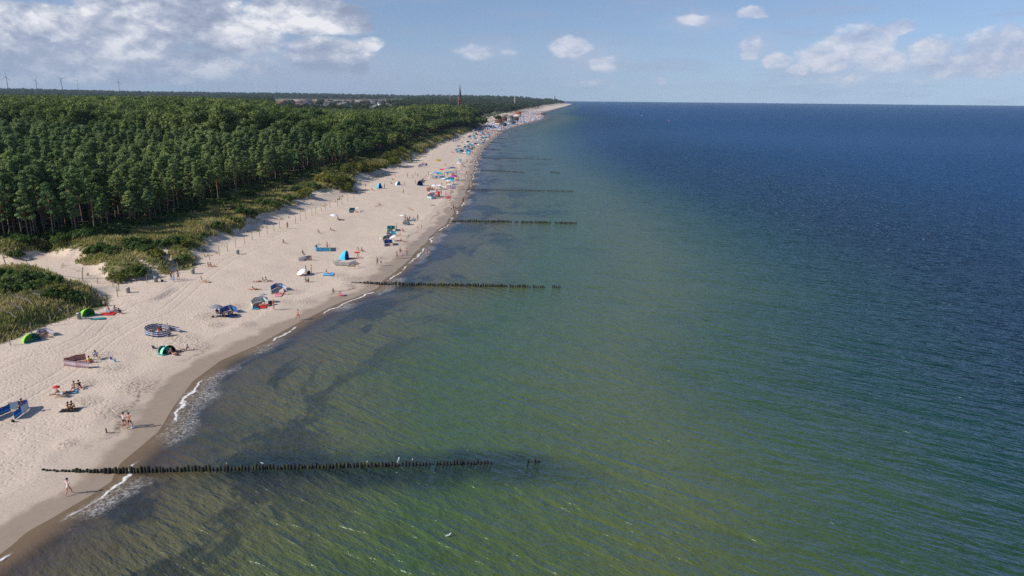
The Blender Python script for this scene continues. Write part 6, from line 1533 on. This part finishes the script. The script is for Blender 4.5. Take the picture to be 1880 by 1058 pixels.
TOWN = [(948, 196, 1330, 14, 10, 9, 5, 'cream', 'red', 'cream house with bright red roof standing out above the dark trees'), (925, 199, 1200, 11, 9, 6, 4, 'white', 'grey', 'white gabled house in front of the red roofed one'), (921, 207, 1030, 13, 9, 7, 5, 'brick', 'brown', 'red brick house at the right end of the wood'), (933, 204, 1080, 12, 10, 8, 4, 'grey', 'grey', 'grey roofed house just behind the crowded beach'),
        (931, 212, 980, 13, 8, 4.5, 2, 'white', 'grey', 'bright white pavilion beside the crowded beach'), (913, 216, 930, 10, 8, 6, 3.5, 'cream', 'brown', 'small cream house tucked against the dark wood'), (922, 219, 905, 9, 7, 4, 2.5, 'dark', 'dark', 'dark beach bar right by the crowded sand'), (937, 214, 985, 12, 7, 4, 2, 'grey', 'dark', 'low dark roofed bar above the crowded beach'),
        (858, 192, 1230, 16, 9, 7, 3, 'white', 'grey', 'long white building right of the church tower'), (905, 193, 1500, 12, 9, 6, 4, 'cream', 'brown', 'pale house with brown roof among trees right of the church'), (882, 192, 1520, 12, 9, 6, 4, 'cream', 'red', 'pale house with dull red roof between church and brown roofed house'), (895, 190, 1750, 14, 9, 6, 4, 'white', 'dark', 'pale dark roofed house behind the town trees'),
        (915, 190, 1850, 15, 9, 6, 4, 'white', 'grey', 'small white house at the back of the town trees'), (872, 189, 1900, 15, 9, 6, 4, 'white', 'brown', 'tiny white house behind the long white building'), (944, 206, 1120, 10, 8, 5, 4, 'brick', 'dark', 'dark brick house close to the wooded slope')]
for px, py, Yd, w_, d, h, rh, wl, rf, lb in TOWN:
    x = (px-940)/FOC*Yd; z_t = CAM_H-(py-(180.5+(px-940)*.0087))*Yd/FOC     # ground level that puts the house where the photo shows it
    z0 = gz(x, Yd); house(x, Yd, z0, w_*.8, d*.8, h*.72, rh*.7, wl, rf, rh_.uniform(-.5, .5), lb)
# estate beyond the wood
est = []
for i in range(74):
    Yd = 1480+1000*(i/74)**.9+rh_.uniform(-30, 30); ra = rh_.uniform(-.322, -.172); x = ra*Yd
    wl = rh_.choice(['grey', 'grey', 'grey', 'cream', 'dark', 'dark', 'dark', 'white']); rf = rh_.choice(['dark', 'dark', 'grey', 'brown', 'dark', 'dark', 'grey'])
    lb = '%s walled house with %s roof in the estate beyond the forest' % (wl, rf); gp = '%s walled %s roofed houses in the far estate' % (wl, rf)
    if (wl, rf) not in H_: H_[(wl, rf)] = house(x, Yd, gz(x, Yd), 15, 11, 6.5, 5, wl, rf, rh_.uniform(-.4, .4), lb, gp)
    else: dup(H_[(wl, rf)], (x, Yd, gz(x, Yd)), rh_.uniform(-.5, .5), rh_.uniform(.85, 1.25), lb, gp)

# church
Yc = 1130.0; xc = (845-940)/FOC*Yc; zc = gz(xc, Yc); root = empty('church', (xc, Yc, zc), .25); root.scale = (.78, .78, 1.0); tag(root, 'red brick church with tall dark pointed spire rising over the forest', 'church')
top_z = CAM_H+(181-158)*Yc/FOC-zc; bz = CAM_H+(181-181.5)*Yc/FOC-zc
A = Arr(); A.box((0, 0, bz/2), (6.6, 6.6, bz)); 
for s in (-1, 1):
    for q in (-1, 1): A.box((s*3.3, q*3.3, bz*.46), (1.0, 1.0, bz*.92))
tw = link('tower', A.mesh('tower', [WAL['brick']]), root)
A = Arr(); A.box((0, 0, bz+.25), (7.3, 7.3, .7)); A.box((0, 0, bz-6.2), (7.0, 7.0, .35)); link('cornice', A.mesh('cornice', [WAL['cream']]), tw)
A = Arr(); A.box((0, 0, 0), (1.1, .1, 2.6)); A.add([(-.55, -.05, 1.3), (.55, -.05, 1.3), (0, -.05, 2.1), (-.55, .05, 1.3), (.55, .05, 1.3), (0, .05, 2.1)], [(0, 1, 2), (5, 4, 3)]); bw = A.mesh('belfry_window', [M_WIN])
for s in (-1.3, 1.3):
    link('belfry_window', bw, tw, (s, -3.36, bz-4.3)); link('belfry_window', bw, tw, (3.36, s, bz-4.3), math.pi/2); link('belfry_window', bw, tw, (-3.36, s, bz-4.3), math.pi/2)
A = Arr(); n = 8; H2 = top_z-bz; V = []; 
for r, z in ((4.1, .5), (2.6, H2*.22), (1.5, H2*.5), (.25, H2*.96)): V += [(math.cos(2*math.pi*(j+.5)/n)*r, math.sin(2*math.pi*(j+.5)/n)*r, bz+z) for j in range(n)]
A.add(V, [(i*n+j, i*n+(j+1) % n, (i+1)*n+(j+1) % n, (i+1)*n+j) for i in range(3) for j in range(n)]); A.add([(0, 0, bz+H2)]+V[-n:], [(0, 1+j, 1+(j+1) % n) for j in range(n)])
sp_ = link('spire', A.mesh('spire', [paint('spire_slate', (.075, .060, .065), .6, .15)]), root)
A = Arr()
for s in (-1, 1):
    for q in (-1, 1): A.add([(s*3+a*.9, q*3+b*.9, bz+.6) for a, b in ((-1, -1), (1, -1), (1, 1), (-1, 1))]+[(s*3, q*3, bz+5.2)], [(0, 1, 4), (1, 2, 4), (2, 3, 4), (3, 0, 4)])
link('pinnacle', A.mesh('pinnacle', [paint('spire_slate', (.075, .060, .065), .6, .15)]), root)
A = Arr(); A.box((0, 0, bz+H2+.8), (.18, .18, 2.4)); A.box((0, 0, bz+H2+1.2), (1.2, .18, .18)); link('cross', A.mesh('cross', [M_STEEL]), sp_)
A = Arr(); A.box((0, 15, 5), (11, 24, 10)); A.add([(-5.5, 3, 10), (5.5, 3, 10), (0, 3, 16), (-5.5, 27, 10), (5.5, 27, 10), (0, 27, 16)], [(0, 1, 2), (4, 3, 5)]); link('nave', A.mesh('nave', [WAL['brick']]), root)
A = Arr(); A.add([(-6, 2.6, 9.6), (0, 2.6, 16.3), (0, 27.4, 16.3), (-6, 27.4, 9.6), (6, 2.6, 9.6), (6, 27.4, 9.6)], [(0, 1, 2, 3), (1, 4, 5, 2)]); link('roof', A.mesh('roof', [M_ROOF['red']]), root)

# wind turbines, masts, lighthouse
def turbine(px, top, Yd, colr, label, ph, first_=[None]):
    x = (px-940)/FOC*Yd; z0 = gz(x, Yd); z1 = CAM_H+((180.5+(px-940)*.0087)-top)*Yd/FOC; H = max(z1-z0, 70)
    root = empty('wind_turbine', (x, Yd, z0-2)); tag(root, label, 'wind turbine', 'wind turbines on the horizon'); m_ = cloth(colr)
    A = Arr(); A.tube([(0, 0, 0), (0, 0, H*.5), (0, 0, H)], [H*.034, H*.026, H*.017], 10, cap=True); link('tower', A.mesh('tower', [m_], True), root)
    A = Arr(); A.box((0, .02*H, H*1.01), (H*.035, H*.10, H*.04)); link('nacelle', A.mesh('nacelle', [m_]), root)
    A = Arr(); A.tube([(0, -.035*H, H*1.01), (0, -.07*H, H*1.01)], [H*.02, H*.006], 8, cap=True); hub = link('hub', A.mesh('hub', [m_]), root)
    for q in range(3):
        a = ph+q*2.0944; c_, s_ = math.cos(a), math.sin(a); R = H*.42; A = Arr(); P_ = []
        for t, wd_ in ((.02, .015), (.15, .036), (.5, .022), (1.0, .008)):
            cx, cz = s_*R*t, c_*R*t; P_ += [(cx+c_*wd_*H*.6, -.055*H, H*1.01+cz-s_*wd_*H*.6), (cx-c_*wd_*H*.6, -.055*H, H*1.01+cz+s_*wd_*H*.6), (cx-c_*wd_*H*.6, -.047*H, H*1.01+cz+s_*wd_*H*.6), (cx+c_*wd_*H*.6, -.047*H, H*1.01+cz-s_*wd_*H*.6)]
        A.add(P_, [(i*4+j, i*4+(j+1) % 4, i*4+4+(j+1) % 4, i*4+4+j) for i in range(3) for j in range(4)]+[(0, 3, 2, 1), (12, 13, 14, 15)]); link('blade', A.mesh('blade', [m_]), root)
for px, tp_, Yd, cl, lb, ph in ((17, 144, 5200, 'grey', 'grey wind turbine, leftmost on the horizon', .3), (29, 146, 5600, 'grey', 'grey wind turbine, second from the left', 1.1), (45, 144, 5400, 'grey', 'grey wind turbine, third from the left', .1), (96, 149, 6000, 'grey', 'small grey wind turbine between the left trio and the big one', .6), (141, 147, 5200, 'grey', 'biggest grey wind turbine, right of the left trio', 1.3),
      (169, 150, 7400, 'silver', 'faint wind turbine just right of the biggest one', .8), (242, 152, 6200, 'grey', 'grey wind turbine standing alone above the middle of the wood', .2), (359, 158, 7600, 'silver', 'faint wind turbine above the brown field', 1.0), (378, 160, 7000, 'white', 'short white wind turbine right of the faint one', .5), (418, 158, 7800, 'silver', 'faint wind turbine left of the white one', .9),
      (485, 158, 7000, 'white', 'tall white wind turbine in the middle distance', .0), (520, 160, 8200, 'silver', 'faint wind turbine right of the tall white one', .7), (593, 162, 7600, 'white', 'white wind turbine above the pale field', 1.2)):
    turbine(px, tp_, Yd, cl, lb, ph)
def mast(px, top, Yd, label, r=.8, colr='white', name='radio_mast', cat='mast'):
    x = (px-940)/FOC*Yd; z0 = gz(x, Yd); z1 = CAM_H+((180.5+(px-940)*.0087)-top)*Yd/FOC; root = empty(name, (x, Yd, z0)); tag(root, label, cat); H = z1-z0
    A = Arr(); A.tube([(0, 0, -1), (0, 0, H*.6), (0, 0, H)], [r, r*.8, r*.35], 8, cap=True); link('shaft', A.mesh('shaft', [cloth(colr)]), root)
    for f in (.72, .86): A = Arr(); A.tube([(0, 0, H*f), (0, 0, H*f+2)], [r*1.7, r*1.7], 8, cap=True); link('platform', A.mesh('platform', [M_STEEL]), root)
mast(942, 172, 2300, 'slim white mast standing behind the town trees', 1.1); mast(827, 170, 2400, 'reddish white mast left of the church spire', .8, 'pink')
x = (1021-940)/FOC*4800; root = empty('lighthouse', (x-30, 4800, gz(x-30, 4800))); tag(root, 'tiny lighthouse among trees on the farthest headland', 'lighthouse'); H = 44
A = Arr(); A.tube([(0, 0, 0), (0, 0, H*.8)], [4, 3], 10, cap=True); link('tower', A.mesh('tower', [WAL['brick']], False), root); A = Arr(); A.tube([(0, 0, H*.8), (0, 0, H*.92)], [2.4, 2.4], 10, cap=True); link('lantern_room', A.mesh('lantern_room', [M_WIN]), root)
A = Arr(); A.tube([(0, 0, H*.92), (0, 0, H)], [2.9, .2], 10, cap=True); link('cap', A.mesh('cap', [M_ROOF['dark']]), root)

# ------------------------------------------------------------------ air
HAZE = True
if HAZE:
    A = Arr(); z0, z1 = float(Zg.min())-1.0, 215.0
    A.box((-400, 5200, (z0+z1)/2), (25000, 12200, z1-z0)); hz = A.mesh('haze', [])
    m, k, out = new_mat('thin_sea_air'); vp = k.new('ShaderNodeVolumePrincipled'); vp.inputs['Color'].default_value = (.62, .80, 1.0, 1); vp.inputs['Density'].default_value = 4.2e-5; vp.inputs['Anisotropy'].default_value = .0
    k.l.new(vp.outputs[0], out.inputs['Volume']); hz.materials.append(m); ho = link('haze', hz); tag(ho, 'thin bluish sea haze', kind='stuff')
